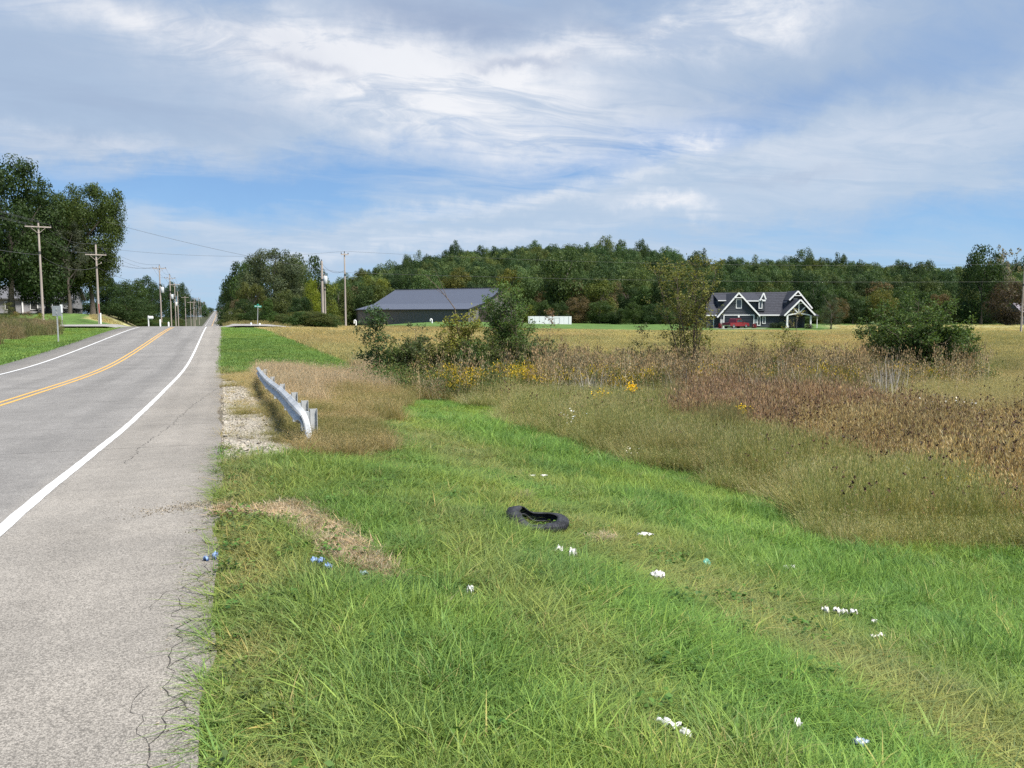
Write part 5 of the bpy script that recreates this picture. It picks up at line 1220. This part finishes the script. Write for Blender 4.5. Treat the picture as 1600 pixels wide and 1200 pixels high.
def house():
    d = 153; cx, cy = at(1190, d); z0 = zpix(512.5, d); m = d / F_PX
    root = tag(empty('house', (cx, cy, z0), -YAW), 'charcoal farmhouse with white gable trim and an attached garage', 'house')
    X = lambda px: (px - 1190) * m; Zp = lambda py: (512.5 - py) * m
    SID = mat_surface('charcoal_siding', (.052, .058, .070), .7, .06, 2); SHG = mat_surface('dark_shingle', (.040, .042, .052), .9, .22, 2.5, .3, 12); GL = mat_surface('window_glass', (.04, .05, .06), .1, .1, 1, spec=.8); DOORM = mat_surface('garage_door', (.022, .026, .036), .5, .05, 2); LT = mat_surface('light_stone', (.42, .42, .42), .8, .25, 4)
    def prism(name, mat, poly, y0, y1, parent=root):
        mb = MB(); n = len(poly); V = [(a, y0, b) for a, b in poly] + [(a, y1, b) for a, b in poly]; mb.add(V, [tuple(range(n)), tuple(range(2 * n - 1, n - 1, -1))] + [(i, i + n, (i + 1) % n + n, (i + 1) % n) for i in range(n)]); return mb.build(name, mat, parent)
    def siding(x0, x1, z0_, z1_, y, clip=None):
        """lap boards, each one a part"""
        z = z0_
        while z < z1_ - .05:
            zt = min(z + .36, z1_); a, b = x0, x1
            if clip: a, b = max(a, clip(zt)[0]), min(b, clip(zt)[1])
            if b - a > .15: k = MB(); k.add([(a, y - .035, z), (b, y - .035, z), (b, y - .006, zt), (a, y - .006, zt), (a, y, z), (b, y, z)], [(0, 1, 2, 3), (4, 5, 1, 0)]); k.build('siding_board', SID, root)
            z = zt
    def roofslab(name, pts, th=.16):
        mb = MB(); V = [Vector(p) for p in pts]; mb.add(V + [v - Vector((0, 0, th)) for v in V], [(0, 1, 2, 3), (7, 6, 5, 4)] + [(i, i + 4, (i + 1) % 4 + 4, (i + 1) % 4) for i in range(4)]); return mb.build(name, SHG, root)
    def shingles(pts, rows, parent):
        """shingle courses as overlapping strips on a slope: bottom-left, bottom-right, top-right, top-left"""
        a, b, c, e = [Vector(p) for p in pts]; n = (b - a).cross(e - a).normalized(); n = n if n.z > 0 else -n
        for i in range(rows):
            t0, t1 = i / rows, (i + 1) / rows; k = MB(); k.add([a.lerp(e, t0) + n * .05, b.lerp(c, t0) + n * .05, b.lerp(c, t1) + n * .01, a.lerp(e, t1) + n * .01], [(0, 1, 2, 3)]); k.add([a.lerp(e, t0), b.lerp(c, t0), b.lerp(c, t0) + n * .05, a.lerp(e, t0) + n * .05], [(0, 1, 2, 3)]); k.build('shingle_course', SHG, parent)
    def rake(pts, w=.26, y=-.3, th=.14):
        mb = MB()
        for p, q in zip(pts[:-1], pts[1:]): mb.bar((X(p[0]), y, Zp(p[1])), (X(q[0]), y, Zp(q[1])), th, w, (0, 0, 1))
        return mb.build('rake_board', WHITE, root)
    def window(px0, px1, py0, py1, y, mull=True):
        a, b, c, e = X(px0), X(px1), Zp(py1), Zp(py0); f = .14; mb = MB()
        mb.box(a - f, b + f, y - .10, y - .01, e, e + f); mb.box(a - f, b + f, y - .10, y - .01, c - f, c); mb.box(a - f, a, y - .10, y - .01, c, e); mb.box(b, b + f, y - .10, y - .01, c, e)
        w = mb.build('window', WHITE, root); k = MB(); k.box(a, b, y - .05, y - .03, c, e); k.build('pane', GL, w)
        return w
    # main body: ridge along the picture, eaves front and back
    ye = 3.0; prism('wall', SID, [(X(1115), 0), (X(1265), 0), (X(1265), Zp(492)), (X(1115), Zp(492))], ye, ye + 11)
    rf = roofslab('roof', [(X(1106), ye - .5, Zp(492)), (X(1266), ye - .5, Zp(492)), (X(1254), ye + 5.5, Zp(454.5)), (X(1128), ye + 5.5, Zp(456))])
    shingles([(X(1106), ye - .5, Zp(492) + .01), (X(1266), ye - .5, Zp(492) + .01), (X(1254), ye + 5.5, Zp(454.5) + .01), (X(1128), ye + 5.5, Zp(456) + .01)], 14, rf)
    roofslab('roof', [(X(1266), ye + 11.5, Zp(492)), (X(1106), ye + 11.5, Zp(492)), (X(1128), ye + 5.5, Zp(456)), (X(1254), ye + 5.5, Zp(454.5))])
    mb = MB(); mb.box(X(1182), X(1224), ye - .62, ye - .52, Zp(493.3), Zp(491.4)); mb.box(X(1104), X(1121), ye - .62, ye - .52, Zp(493.2), Zp(491.8)); mb.build('fascia', WHITE, root)
    siding(X(1182), X(1222), 0, Zp(493), ye)
    # left dormer box behind the garage gable
    prism('dormer', SID, [(X(1129), Zp(485)), (X(1147), Zp(485)), (X(1147), Zp(469)), (X(1129), Zp(469))], ye + 1.2, ye + 5); roofslab('roof', [(X(1128), ye + .8, Zp(469)), (X(1150), ye + .8, Zp(469)), (X(1150), ye + 5.4, Zp(457.5)), (X(1129), ye + 5.4, Zp(457.5))])
    mb = MB(); mb.box(X(1128), X(1146), ye + .68, ye + .78, Zp(470), Zp(468.6)); mb.build('fascia', WHITE, root)
    # garage wing
    prism('garage_wing', SID, [(X(1124), 0), (X(1182), 0), (X(1182), Zp(491)), (X(1151.5), Zp(459)), (X(1124), Zp(491))], 0, ye + 4)
    gl = lambda z: (X(1124 + max(0, (z - Zp(491)) / (Zp(459) - Zp(491))) * 27), X(1182 - max(0, (z - Zp(491)) / (Zp(459) - Zp(491))) * 30))
    siding(X(1124), X(1182), Zp(491), Zp(459), 0, gl)
    for (p, q) in (((1118.5, 495), (1151, 457.2)), ((1184.5, 493), (1151, 457.2))):
        rr = roofslab('roof', [(X(p[0]), -.42, Zp(p[1])), (X(q[0]), -.42, Zp(q[1])), (X(q[0]), ye + 5, Zp(q[1])), (X(p[0]), ye + 5, Zp(p[1]))])
    rake([(1118.5, 496), (1151.2, 458.2)], .27, -.5); rake([(1184.8, 494), (1151, 458.2)], .27, -.52)
    mb = MB(); mb.bar((X(1144), -.56, Zp(465.5)), (X(1158), -.56, Zp(465.5)), .1, .16); mb.build('gable_brace', WHITE, root)
    window(1149, 1156, 469, 481, 0)
    mb = MB(); f = .17
    mb.box(X(1129), X(1177), -.14, -.02, Zp(493), Zp(493) + f); mb.box(X(1129), X(1129) + f, -.14, -.02, 0, Zp(493)); mb.box(X(1177) - f, X(1177), -.14, -.02, 0, Zp(493)); mb.box(X(1151.5), X(1154), -.14, -.02, Zp(496), Zp(493)); mb.build('door_trim', WHITE, root)
    for a, b in ((1130.5, 1151.5), (1154, 1175.5)):
        g = MB(); g.box(X(a), X(b), -.05, -.012, 0, Zp(493) - .01); gd = g.build('garage_door', DOORM, root)
        for i in range(4): k = MB(); zz = Zp(493) * i / 4; k.box(X(a) + .04, X(b) - .04, -.075, -.052, zz + .04, zz + Zp(493) / 4 - .05); k.build('door_panel', DOORM, gd)
    mb = MB(); mb.box(X(1177.5), X(1181.8), -.06, -.01, Zp(505), Zp(499)); mb.box(X(1124.2), X(1128.6), -.06, -.01, 0, Zp(499)); mb.build('stone_panel', LT, root)
    # left low roof of the garage side
    roofslab('roof', [(X(1102), 1.0, Zp(492.5)), (X(1124), 1.0, Zp(492.5)), (X(1124), 5, Zp(474)), (X(1112), 5, Zp(474))]); prism('wall', SID, [(X(1106), 0), (X(1124), 0), (X(1124), Zp(493)), (X(1106), Zp(493))], 1.4, 6)
    mb = MB(); mb.box(X(1116), X(1117.2), 1.25, 1.38, 0, Zp(493)); mb.box(X(1102), X(1122), .85, .97, Zp(493.6), Zp(492)); mb.build('fascia', WHITE, root)
    # middle dormer, gable turned to the right
    prism('dormer', SID, [(X(1176), Zp(486)), (X(1201), Zp(486)), (X(1201), Zp(469)), (X(1176), Zp(469))], ye + .3, ye + 4); roofslab('roof', [(X(1171), ye - .1, Zp(469.8)), (X(1196), ye - .1, Zp(469.8)), (X(1197), ye + 4.8, Zp(457.5)), (X(1168), ye + 4.8, Zp(457.5))])
    mb = MB(); mb.box(X(1172), X(1191), ye - .24, ye - .13, Zp(470.8), Zp(469.2)); mb.build('fascia', WHITE, root)
    prism('dormer', SID, [(X(1189.5), Zp(486)), (X(1201), Zp(486)), (X(1201), Zp(469)), (X(1197), Zp(459)), (X(1189.5), Zp(469))], ye - .05, ye + .28)
    rake([(1201.5, 467.5), (1197.5, 457.5)], .24, ye - .3); rake([(1192, 469.5), (1197.5, 457.5)], .24, ye - .32); mb = MB(); mb.box(X(1196), X(1201), ye - .34, ye - .22, Zp(470.5), Zp(468)); mb.build('fascia', WHITE, root)
    window(1191.8, 1195.4, 468, 481, ye - .06)
    window(1190.3, 1193.3, 495.5, 508, ye - .03); window(1198.3, 1201.3, 495.5, 505, ye - .03)
    mb = MB(); mb.box(X(1184.3), X(1187), ye - .09, ye - .04, 0, Zp(494)); mb.build('corner_board', WHITE, root)
    # right upper gable and porch gable
    prism('gable', SID, [(X(1236), Zp(492)), (X(1268), Zp(492)), (X(1268), Zp(476)), (X(1252), Zp(456)), (X(1236), Zp(472))], ye + .6, ye + 6)
    for p, q in (((1238.5, 468.5), (1252, 453.5)), ((1275, 481.5), (1252, 453.5))): roofslab('roof', [(X(p[0]), ye - .2, Zp(p[1])), (X(q[0]), ye - .2, Zp(q[1])), (X(q[0]), ye + 6, Zp(q[1])), (X(p[0]), ye + 6, Zp(p[1]))])
    rake([(1238.5, 468.8), (1252, 454.6)], .26, ye - .3); rake([(1275.2, 482), (1252, 454.6)], .26, ye - .32); mb = MB(); mb.bar((X(1246), ye - .35, Zp(461.5)), (X(1257.5), ye - .35, Zp(461.5)), .1, .14); mb.build('gable_brace', WHITE, root); window(1248.5, 1252.5, 467, 473, ye + .55)
    yp = -.3
    prism('porch_gable', SID, [(X(1229), Zp(489.5)), (X(1263), Zp(489.5)), (X(1247), Zp(472))], yp + .5, yp + .8)
    for p, q in (((1222.5, 493), (1247, 467.5)), ((1270, 492), (1247, 467.5))): roofslab('roof', [(X(p[0]), yp - .1, Zp(p[1])), (X(q[0]), yp - .1, Zp(q[1])), (X(q[0]), ye + 2, Zp(q[1])), (X(p[0]), ye + 2, Zp(p[1]))])
    rake([(1222.5, 493.4), (1247, 468.8)], .27, yp - .2); rake([(1270.4, 492.4), (1247, 468.8)], .27, yp - .22)
    t = MB(); t.bar((X(1246), yp + .3, Zp(490)), (X(1246), yp + .3, Zp(474)), .14, .2, (1, 0, 0)); t.bar((X(1246), yp + .28, Zp(490)), (X(1236), yp + .28, Zp(480)), .12, .2); t.bar((X(1246), yp + .28, Zp(490)), (X(1255.5), yp + .28, Zp(480)), .12, .2); t.bar((X(1241.5), yp + .26, Zp(474.5)), (X(1252), yp + .26, Zp(474.5)), .12, .16)
    for i in range(8): a, b = 1229 + i * 4.3, 1229 + (i + 1) * 4.3; fz = lambda q: 492.5 - 2.6 * math.sin((q - 1229) / 34.4 * math.pi); t.bar((X(a), yp + .3, Zp(fz(a))), (X(b), yp + .3, Zp(fz(b))), .16, .24)
    t.build('porch_truss', WHITE, root)
    for px, w in ((1228.5, .32), (1265, .26)):
        k = MB(); k.box(X(px) - w / 2, X(px) + w / 2, yp + .15, yp + .15 + w, 0, Zp(492.5)); k.box(X(px) - w * .8, X(px) + w * .8, yp + .08, yp + .22 + w, 0, .5); k.build('porch_post', WHITE, root)
    for px in (1238, 1252): k = MB(); k.box(X(px) - .06, X(px) + .06, ye - .12, ye - .03, 0, Zp(494)); k.build('corner_board', WHITE, root)
    k = MB(); k.box(X(1239.5), X(1250.5), ye - .06, ye - .03, .1, Zp(495)); k.build('pane', GL, root); k = MB(); k.box(X(1256), X(1261), ye - .07, ye - .02, 0, Zp(496)); k.build('front_door', DOORM, root)
    roofslab('roof', [(X(1262), .6, Zp(492.5)), (X(1281), .6, Zp(493.5)), (X(1277), 5, Zp(484)), (X(1262), 5, Zp(484))]); k = MB(); k.box(X(1277.4), X(1278.2), .8, .9, 0, Zp(494)); k.build('porch_post', WHITE, root)
    # planting by the house
    for px, dd, h, w, col, lab in ((1124.5, 149, 1.05, .95, (.20, .02, .03), 'red flowering bush left of the garage doors'), (1177.5, 149, .95, 1.0, (.22, .02, .03), 'red flowering bush right of the garage doors'), (1208, 151, 1.1, 2.6, (.03, .045, .02), 'dark low shrubs under the two narrow house windows'), (1220, 150.5, 1.3, 1.9, (.03, .05, .02), 'dark rounded shrub left of the porch post'), (1262, 150, .9, 2.0, (.10, .10, .05), 'pale low planting at the foot of the porch')):
        x, y = at(px, dd); t = tag(empty('garden_bush', (x, y, z0 - .05)), lab, 'bush'); c = obj('foliage', FAR[0], t, None, None, (w, w, h)); c.color = col + (1,); k = MB(); k.tube([(0, 0, -.3), (0, 0, h * .5)], [.05, .03], 6); k.build('stem', TWIG, t)
    # lawn drive
    x, y = at(1153, 149); mb = MB(); mb.box(-4, 4, -4, 3.6, -.4, .012); tag(obj('driveway', mb.mesh('driveway', mat_surface('concrete', (.42, .41, .39), .9, .08, 2)), None, (x, y, z0), (0, 0, -YAW)), kind='structure')
    return z0
HZ = house()
def truck():
    d = 148; x, y = at(1148.5, d); root = tag(empty('pickup_truck', (x, y, HZ + .012), -YAW + math.pi + .62), 'red pickup truck parked in front of the garage doors', 'pickup truck')
    RED = mat_surface('red_paint', (.17, .012, .018), .25, .05, 1, spec=.6); GL = mat_surface('truck_glass', (.03, .035, .04), .08, .1, 1, spec=.9); CH = mat_surface('chrome', (.6, .6, .6), .2, .05, 2, metal=.9)
    # length along x (front at -x)... body outline extruded across y with inset cab
    def ext(name, mat, poly, y0, y1, inset=0, parent=root):
        mb = MB(); n = len(poly); zc = min(p[1] for p in poly); V = []
        for yy, s in ((y0, 1), (y1, -1)):
            for a, b in poly: V.append((a, yy + s * inset * (b - zc), b))
        mb.add(V, [tuple(range(n))[::-1], tuple(range(n, 2 * n))] + [(i, (i + 1) % n, (i + 1) % n + n, i + n) for i in range(n)]); return mb.build(name, mat, parent)
    hood = [(-2.75, .45), (-2.80, .75), (-2.72, 1.02), (-1.35, 1.14), (-1.20, 1.16), (.95, 1.16), (.98, 1.10), (2.75, 1.08), (2.80, .55), (2.3, .45)]
    ext('body', RED, hood, -.98, .98); ext('cab', RED, [(-1.35, 1.14), (-.55, 1.80), (-.40, 1.86), (.62, 1.86), (.80, 1.78), (.98, 1.14)], -.93, .93, .14)
    ext('window', GL, [(-1.05, 1.22), (-.50, 1.72), (-.02, 1.74), (-.02, 1.22)], -.965, -.90, .13); ext('window', GL, [(.04, 1.22), (.04, 1.74), (.66, 1.72), (.82, 1.22)], -.965, -.90, .13); ext('window', GL, [(-1.05, 1.22), (-.50, 1.72), (-.02, 1.74), (-.02, 1.22)], .90, .965, .13); ext('window', GL, [(.04, 1.22), (.04, 1.74), (.66, 1.72), (.82, 1.22)], .90, .965, .13)
    k = MB(); k.add([(-1.30, -.80, 1.20), (-1.30, .80, 1.20), (-.58, .74, 1.80), (-.58, -.74, 1.80)], [(0, 1, 2, 3)]); k.build('windscreen', GL, root)
    k = MB(); k.box(-2.93, -2.78, -.95, .95, .42, .64); k.build('bumper', CH, root); k = MB(); k.box(2.80, 2.93, -.95, .95, .46, .64); k.build('bumper', CH, root); k = MB(); k.box(-2.83, -2.79, -.55, .55, .68, .98); k.build('grille', BLACK, root)
    for s in (-1, 1):
        k = MB(); k.box(-2.82, -2.74, s * .77 - .16, s * .77 + .16, .76, .94); k.build('headlight', CH, root)
        k = MB(); k.box(-1.05, -.85, s * 1.08 - .1, s * 1.08 + .1, 1.16, 1.34); k.build('wing_mirror', BLACK, root)
        for xx in (-1.85, 1.75):
            w = MB(); w.tube([(xx, s * .72, .38), (xx, s * .74, .38), (xx, s * .98, .38), (xx, s * 1.0, .38)], [.30, .39, .39, .30], 18); o = w.build('wheel', BLACK, root); w = MB(); w.tube([(xx, s * .99, .38), (xx, s * 1.01, .38)], [.22, .18], 12); w.build('rim', CH, o)
truck()
def far_left_house():
    d = 135; x, y = at(55, d); z0 = float(terrain(x, y)) - .2; root = tag(empty('house', (x, y, z0), -YAW + .3), 'pale grey house glimpsed behind the trees at the left', 'house')
    PW = mat_surface('pale_siding', (.24, .24, .25), .8, .05, 2); RO = mat_surface('grey_shingle', (.12, .12, .13), .9, .1, 3)
    mb = MB(); mb.box(-6, 6, 0, 8, -.5, 3.0); mb.build('wall', PW, root); mb = MB(); V = [(-6.6, -.6, 2.9), (6.6, -.6, 2.9), (6.6, 4, 5.2), (-6.6, 4, 5.2), (6.6, 8.6, 2.9), (-6.6, 8.6, 2.9)]; V2 = [(a, b, c - .2) for a, b, c in V]
    mb.add(V + V2, [(0, 1, 2, 3), (3, 2, 4, 5), (6, 9, 8, 7), (9, 11, 10, 8), (0, 6, 7, 1), (5, 4, 10, 11), (0, 3, 9, 6), (3, 5, 11, 9), (1, 7, 8, 2), (2, 8, 10, 4)]); mb.build('roof', RO, root)
    mb = MB(); mb.add([(-6.02, .02, 3), (-6.02, 8, 3), (-6.02, 4, 5.0)], [(0, 2, 1)]); mb.add([(6.02, .02, 3), (6.02, 8, 3), (6.02, 4, 5.0)], [(0, 1, 2)]); mb.build('gable', PW, root)
    for xx in (-3.6, 0.2, 3.6):
        mb = MB(); mb.box(xx - .6, xx + .6, -.10, -.01, .9, 2.3); w = mb.build('window', WHITE, root); mb = MB(); mb.box(xx - .5, xx + .5, -.12, -.102, 1.0, 2.2); mb.build('pane', BLACK, w)
    mb = MB(); mb.box(-1.6, -1.4, -.3, -.1, 0, 3); mb.build('porch_post', WHITE, root)
    # clipped hedge
    for i, px in enumerate((70, 88, 106, 122)):
        hl = ('leftmost dark clipped hedge bush, near the crossarm pole foot', 'second dark clipped hedge bush from the left on the left lawn', 'third dark clipped hedge bush from the left on the left lawn', 'rightmost dark clipped hedge bush, below the upswept tree')[i]
        dd = 126; xx, yy = at(px, dd); t = tag(empty('garden_bush', (xx, yy, float(terrain(xx, yy)) - .1)), hl, 'bush', 'low hedge bushes behind the left lawn'); c = obj('foliage', FAR[i], t, None, None, (2.4, 2.4, 1.0)); c.color = (.035, .055, .022, 1); k = MB(); k.tube([(0, 0, -.2), (0, 0, .5)], [.05, .03], 6); k.build('stem', TWIG, t)
    x, y = at(10, 88); xs = [(8, 80, 470), (38, 84, 484), (76, 86, 487)]
    for (px, dd, top), col, lab in zip(xs, ((.12, .13, .03), (.16, .11, .06), (.16, .17, .03)), ('yellow green bush on the left bank at the frame edge', 'brownish bush on the left bank', 'yellow green bush at the foot of the left crossarm pole')):
        xx, yy = at(px, dd); z = float(terrain(xx, yy)); t = tag(empty('bank_bush', (xx, yy, z - .1)), lab, 'bush'); h = zpix(top, dd) - z; c = obj('foliage', AIRY, t, None, None, (3.0, 3.0, h)); c.color = col + (1,); k = MB(); k.tube([(0, 0, -.2), (0, 0, h * .5)], [.04, .02], 6); k.build('stem', TWIG, t)
    # roof glimpsed at the right edge
    d = 200; x, y = at(1625, d); z0 = float(terrain(x, y)); root = tag(empty('shed', (x, y, z0), -YAW), 'grey shed partly hidden behind the right hand pole', 'shed')
    mb = MB(); mb.box(-5.2, 5, 0, 7, -.5, 3.4); mb.build('wall', mat_surface('shed_grey', (.17, .16, .18), .8, .05, 2), root); mb = MB(); mb.add([(-5.6, -.4, 3.3), (5.4, -.4, 3.3), (5.4, 3.5, 5.6), (-5.6, 3.5, 5.6), (5.4, 7.4, 3.3), (-5.6, 7.4, 3.3)], [(0, 1, 2, 3), (3, 2, 4, 5), (0, 3, 5), (1, 4, 2)]); mb.build('roof', mat_surface('shed_roof', (.24, .22, .25), .7, .05, 2), root)
    mb = MB(); mb.box(-4.6, -4.0, -.08, -.01, 1, 2.4); mb.build('window', WHITE, root)
far_left_house()

# ------------------------------------------------------------------ tyre, litter
def tyre():
    gx, gy, gz = ground(840, 828); root = tag(empty('shredded_tyre', (gx, gy, gz + .02), -YAW - .05), 'black discarded tyre casing lying twisted in the grass', 'tyre')
    RUB = mat_surface('rubber', (.012, .013, .015), .75, .3, 12, .5, 50, spec=.3, col2=(.034, .036, .042)); V, F = [], []; n, prof = 56, [(-.10, -.085), (-.035, -.10), (.035, -.092), (.072, -.055), (.08, 0), (.072, .055), (.035, .092), (-.035, .10), (-.10, .085)]
    m = len(prof)
    for i in range(n):
        a = 2 * math.pi * i / n; ca, sa = math.cos(a), math.sin(a)
        R = .27 + .02 * math.sin(2 * a + .6); lift = .15 * math.exp(-((ca + 1) / .45) ** 2) + .05 * max(0, sa) - .02 * max(0, -sa) + .01 * math.sin(3 * a); pinch = 1 - .35 * max(0, -sa) ** 2 * (ca < .5)
        roll = .55 * math.exp(-((ca + .7) / .4) ** 2) * (sa < .4) - .15
        for u, v in prof:
            u2, v2 = u * math.cos(roll) - v * math.sin(roll), u * math.sin(roll) + v * math.cos(roll)
            r = R + u2 * .9; r = R + u2 * .75; V.append((r * ca * 1.12, r * sa * .62, .065 + lift + v2 * pinch * .72))
    for i in range(n):
        for k in range(m - 1): F.append((i * m + k, ((i + 1) % n) * m + k, ((i + 1) % n) * m + k + 1, i * m + k + 1))
    me = np_mesh('casing', np.array(V), np.array(F), RUB, True); o = obj('casing', me, root); s = o.modifiers.new('thickness', 'SOLIDIFY'); s.thickness = .014; s.offset = -1
    # tread blocks round the outside
    T_ = MB()
    for i in range(0, n, 1):
        for k in (2, 3, 4, 5):
            a = Vector(V[i * m + k]); b = Vector(V[((i + 1) % n) * m + k]); c = Vector(V[((i + 1) % n) * m + k + 1]); d = Vector(V[i * m + k + 1]); ce = (a + b + c + d) / 4; nn = (b - a).cross(d - a).normalized(); ctr = Vector((0, 0, .1)); nn = nn if nn.dot(ce - ctr) > 0 else -nn
            q = [ce + (p - ce) * .84 for p in (a, b, c, d)]; t = [p + nn * .004 for p in q]; T_.add(q + t, [(4, 5, 6, 7), (0, 1, 5, 4), (1, 2, 6, 5), (2, 3, 7, 6), (3, 0, 4, 7)])
    T_.build('tread', RUB, root); root.scale = (.75, .95, .60)
    # torn strip curling at the left
    sp = MB(); pts = [(-.30, -.16, .12), (-.36, -.10, .20), (-.33, .0, .24), (-.22, .08, .22)]; W = [Vector((.03, -.09, -.03))] * 4
    V = []
    for p in pts: V += [Vector(p) - W[0], Vector(p) + W[0]]
    V += [v + Vector((.0, .0, .014)) for v in V]; sp.add(V, [(2 * i, 2 * i + 1, 2 * i + 3, 2 * i + 2) for i in range(3)] + [(8 + 2 * i, 10 + 2 * i, 11 + 2 * i, 9 + 2 * i) for i in range(3)] + [(2 * i, 2 * i + 2, 10 + 2 * i, 8 + 2 * i) for i in range(3)] + [(2 * i + 1, 9 + 2 * i, 11 + 2 * i, 2 * i + 3) for i in range(3)], True); sp.build('torn_strip', RUB, root)
tyre()
def litter():
    PAP = mat_surface('crumpled_paper', (.62, .61, .58), .8, .25, 30); BLU = mat_surface('blue_wrapper', (.06, .13, .32), .4, .3, 30, col2=(.25, .35, .55)); TEAL = mat_surface('green_plastic', (.12, .38, .30), .3, .1, 20, spec=.6); FOAM = mat_surface('grey_white_foam', (.62, .63, .60), .8, .1, 20); CLR = mat_surface('grey_blue_plastic', (.25, .32, .38), .25, .2, 15, spec=.7)
    def crumple(name, lab, cat, px, py, L, W, H, mat, seed, lift=.05, lobes=1, rz=0.0):
        q = np.random.default_rng(seed); gx, gy, gz = ground(px, py); n = 10; V, F = [], []; L *= 1.05; lift = min(lift, .06)
        for l in range(lobes):
            cxl = (l - (lobes - 1) / 2) * L / lobes * 1.05; sc = 1.0 / lobes * q.uniform(.8, 1.3); dy = q.uniform(-.5, .5) * W; dz = q.uniform(-.15, .3) * H; b = len(V)
            for j in range(n):
                for i in range(n):
                    u, v = i / (n - 1) * 2 - 1, j / (n - 1) * 2 - 1; k = 1 - .3 * (u * u + v * v) * .5
                    V.append((cxl + u * L * .5 * sc * k + q.normal() * L * .02, dy + v * W * .5 * k + q.normal() * W * .03, lift + dz + H * ((1 - u * u) * (1 - v * v) * .45 + q.uniform(-.5, .5))))
            for j in range(n - 1):
                for i in range(n - 1):
                    a = b + j * n + i; e_ = ((i - 4) / 4.2) ** 2 + ((j - 4) / 4.2) ** 2
                    if e_ < .75 + .5 * math.sin(seed * 3 + 3 * math.atan2(j - 4, i - 4) + l) * .6 + q.uniform(-.15, .2): F.append((a, a + 1, a + n + 1, a + n))
        o = obj(name, np_mesh(name, np.array(V), np.array(F), mat), None, (gx, gy, gz), (0, 0, -YAW + rz)); s = o.modifiers.new('thickness', 'SOLIDIFY'); s.thickness = .002
        return tag(o, lab, cat)
    c = crumple
    c('paper_scrap', 'crumpled white paper just below the black tyre', 'litter', 884, 874, .19, .10, .07, PAP, 1, .05, 2)
    c('paper_scrap', 'white paper strip lying above the black tyre', 'litter', 841, 751, .30, .05, .03, PAP, 2, .10, 2)
    c('paper_scrap', 'flat white scrap to the right of the tyre', 'litter', 1005, 845, .25, .10, .03, PAP, 3, .10)
    c('paper_scrap', 'compact white wad in the middle of the verge below the flat scrap', 'litter', 1027, 915, .11, .08, .06, PAP, 4, .05)
    c('paper_scrap', 'small white paper curl with a loose bit right of the green lid', 'litter', 1233, 901, .14, .05, .05, PAP, 5, .09, 2)
    c('paper_scrap', 'larger white scrap, left of the linked pair at the right', 'litter', 1297, 967, .15, .07, .05, PAP, 6, .09, 2)
    c('paper_scrap', 'white scrap, right of the linked pair at the right', 'litter', 1328, 973, .13, .06, .04, PAP, 7, .09, 2, .2)
    c('paper_scrap', 'small white scrap above the rightmost white strip', 'litter', 1368, 986, .06, .04, .03, PAP, 8, .10)
    c('paper_scrap', 'rightmost white strip of litter in the grass', 'litter', 1370, 1009, .11, .04, .03, PAP, 9, .10, 2)
    c('plastic_shard', 'pale elongated foam shard at the bottom centre', 'litter', 1046, 1152, .11, .06, .03, FOAM, 10, .12, 1, -.5)
    c('plastic_shard', 'second pale foam shard right of the bottom centre one', 'litter', 1070, 1168, .07, .04, .03, FOAM, 11, .12, 1, -.4)
    c('plastic_shard', 'pale bit of foam near the bottom edge right of centre', 'litter', 1250, 1158, .05, .06, .04, FOAM, 12, .09)
    c('plastic_shard', 'bluish clear plastic piece at the bottom right', 'litter', 1347, 1188, .07, .06, .03, CLR, 13, .09)
    c('paper_scrap', 'pale tissue scrap left of centre in the deep grass', 'litter', 735, 941, .05, .04, .06, FOAM, 14, .10)
    c('paper_scrap', 'white wrapper lying on the asphalt edge', 'litter', 309, 962, .11, .035, .015, PAP, 15, .035)
    c('wrapper', 'blue and white wrapper at the asphalt edge', 'litter', 329, 884, .09, .06, .05, BLU, 16, .05, 2)
    c('wrapper', 'blue wrapper in the grass at the lower side of the dead grass windrow', 'litter', 497, 889, .09, .06, .04, BLU, 17, .10, 2)
    c('wrapper', 'second blue wrapper further down the windrow', 'litter', 513, 901, .07, .05, .04, BLU, 18, .10)
    c('wrapper', 'pale blue wrapper at the lower end of the windrow', 'litter', 568, 912, .07, .04, .03, CLR, 19, .10)
    c('paper_scrap', 'small white scrap beside the muddy gap in the grass edge', 'litter', 358, 806, .06, .04, .03, PAP, 20, .04)
    gx, gy, gz = ground(1101, 886); mb = MB(); mb.tube([(0, 0, .08), (.01, .0, .092), (.012, 0, .094)], [.045, .045, .036], 20); o = mb.build('plastic_disc', TEAL, None, (gx, gy, gz), (.9, 0, -YAW)); tag(o, 'round translucent green plastic disc tilted in the grass', 'litter')
    # twigs at the muddy gap
    r = random.Random(4)
    for i, (px, py, L, lab) in enumerate(((352, 808, .38, 'longest dark twig in the muddy gap by the asphalt'), (385, 808, .30, 'dark twig right of the longest one in the muddy gap'), (428, 812, .24, 'dark twig where the dead grass windrow begins'))):
        gx, gy, gz = ground(px, py); mb = MB(); a = r.uniform(-.3, .3); mb.tube([(-L / 2, 0, .02), (0, .02, .035), (L / 2, a * L, .025)], [.008, .007, .004], 6); mb.tube([(0, .02, .035), (L * .2, .09, .05)], [.005, .002], 5); o = mb.build('twig', TWIG, None, (gx, gy, gz), (0, 0, -YAW)); tag(o, lab, 'twig')
litter()
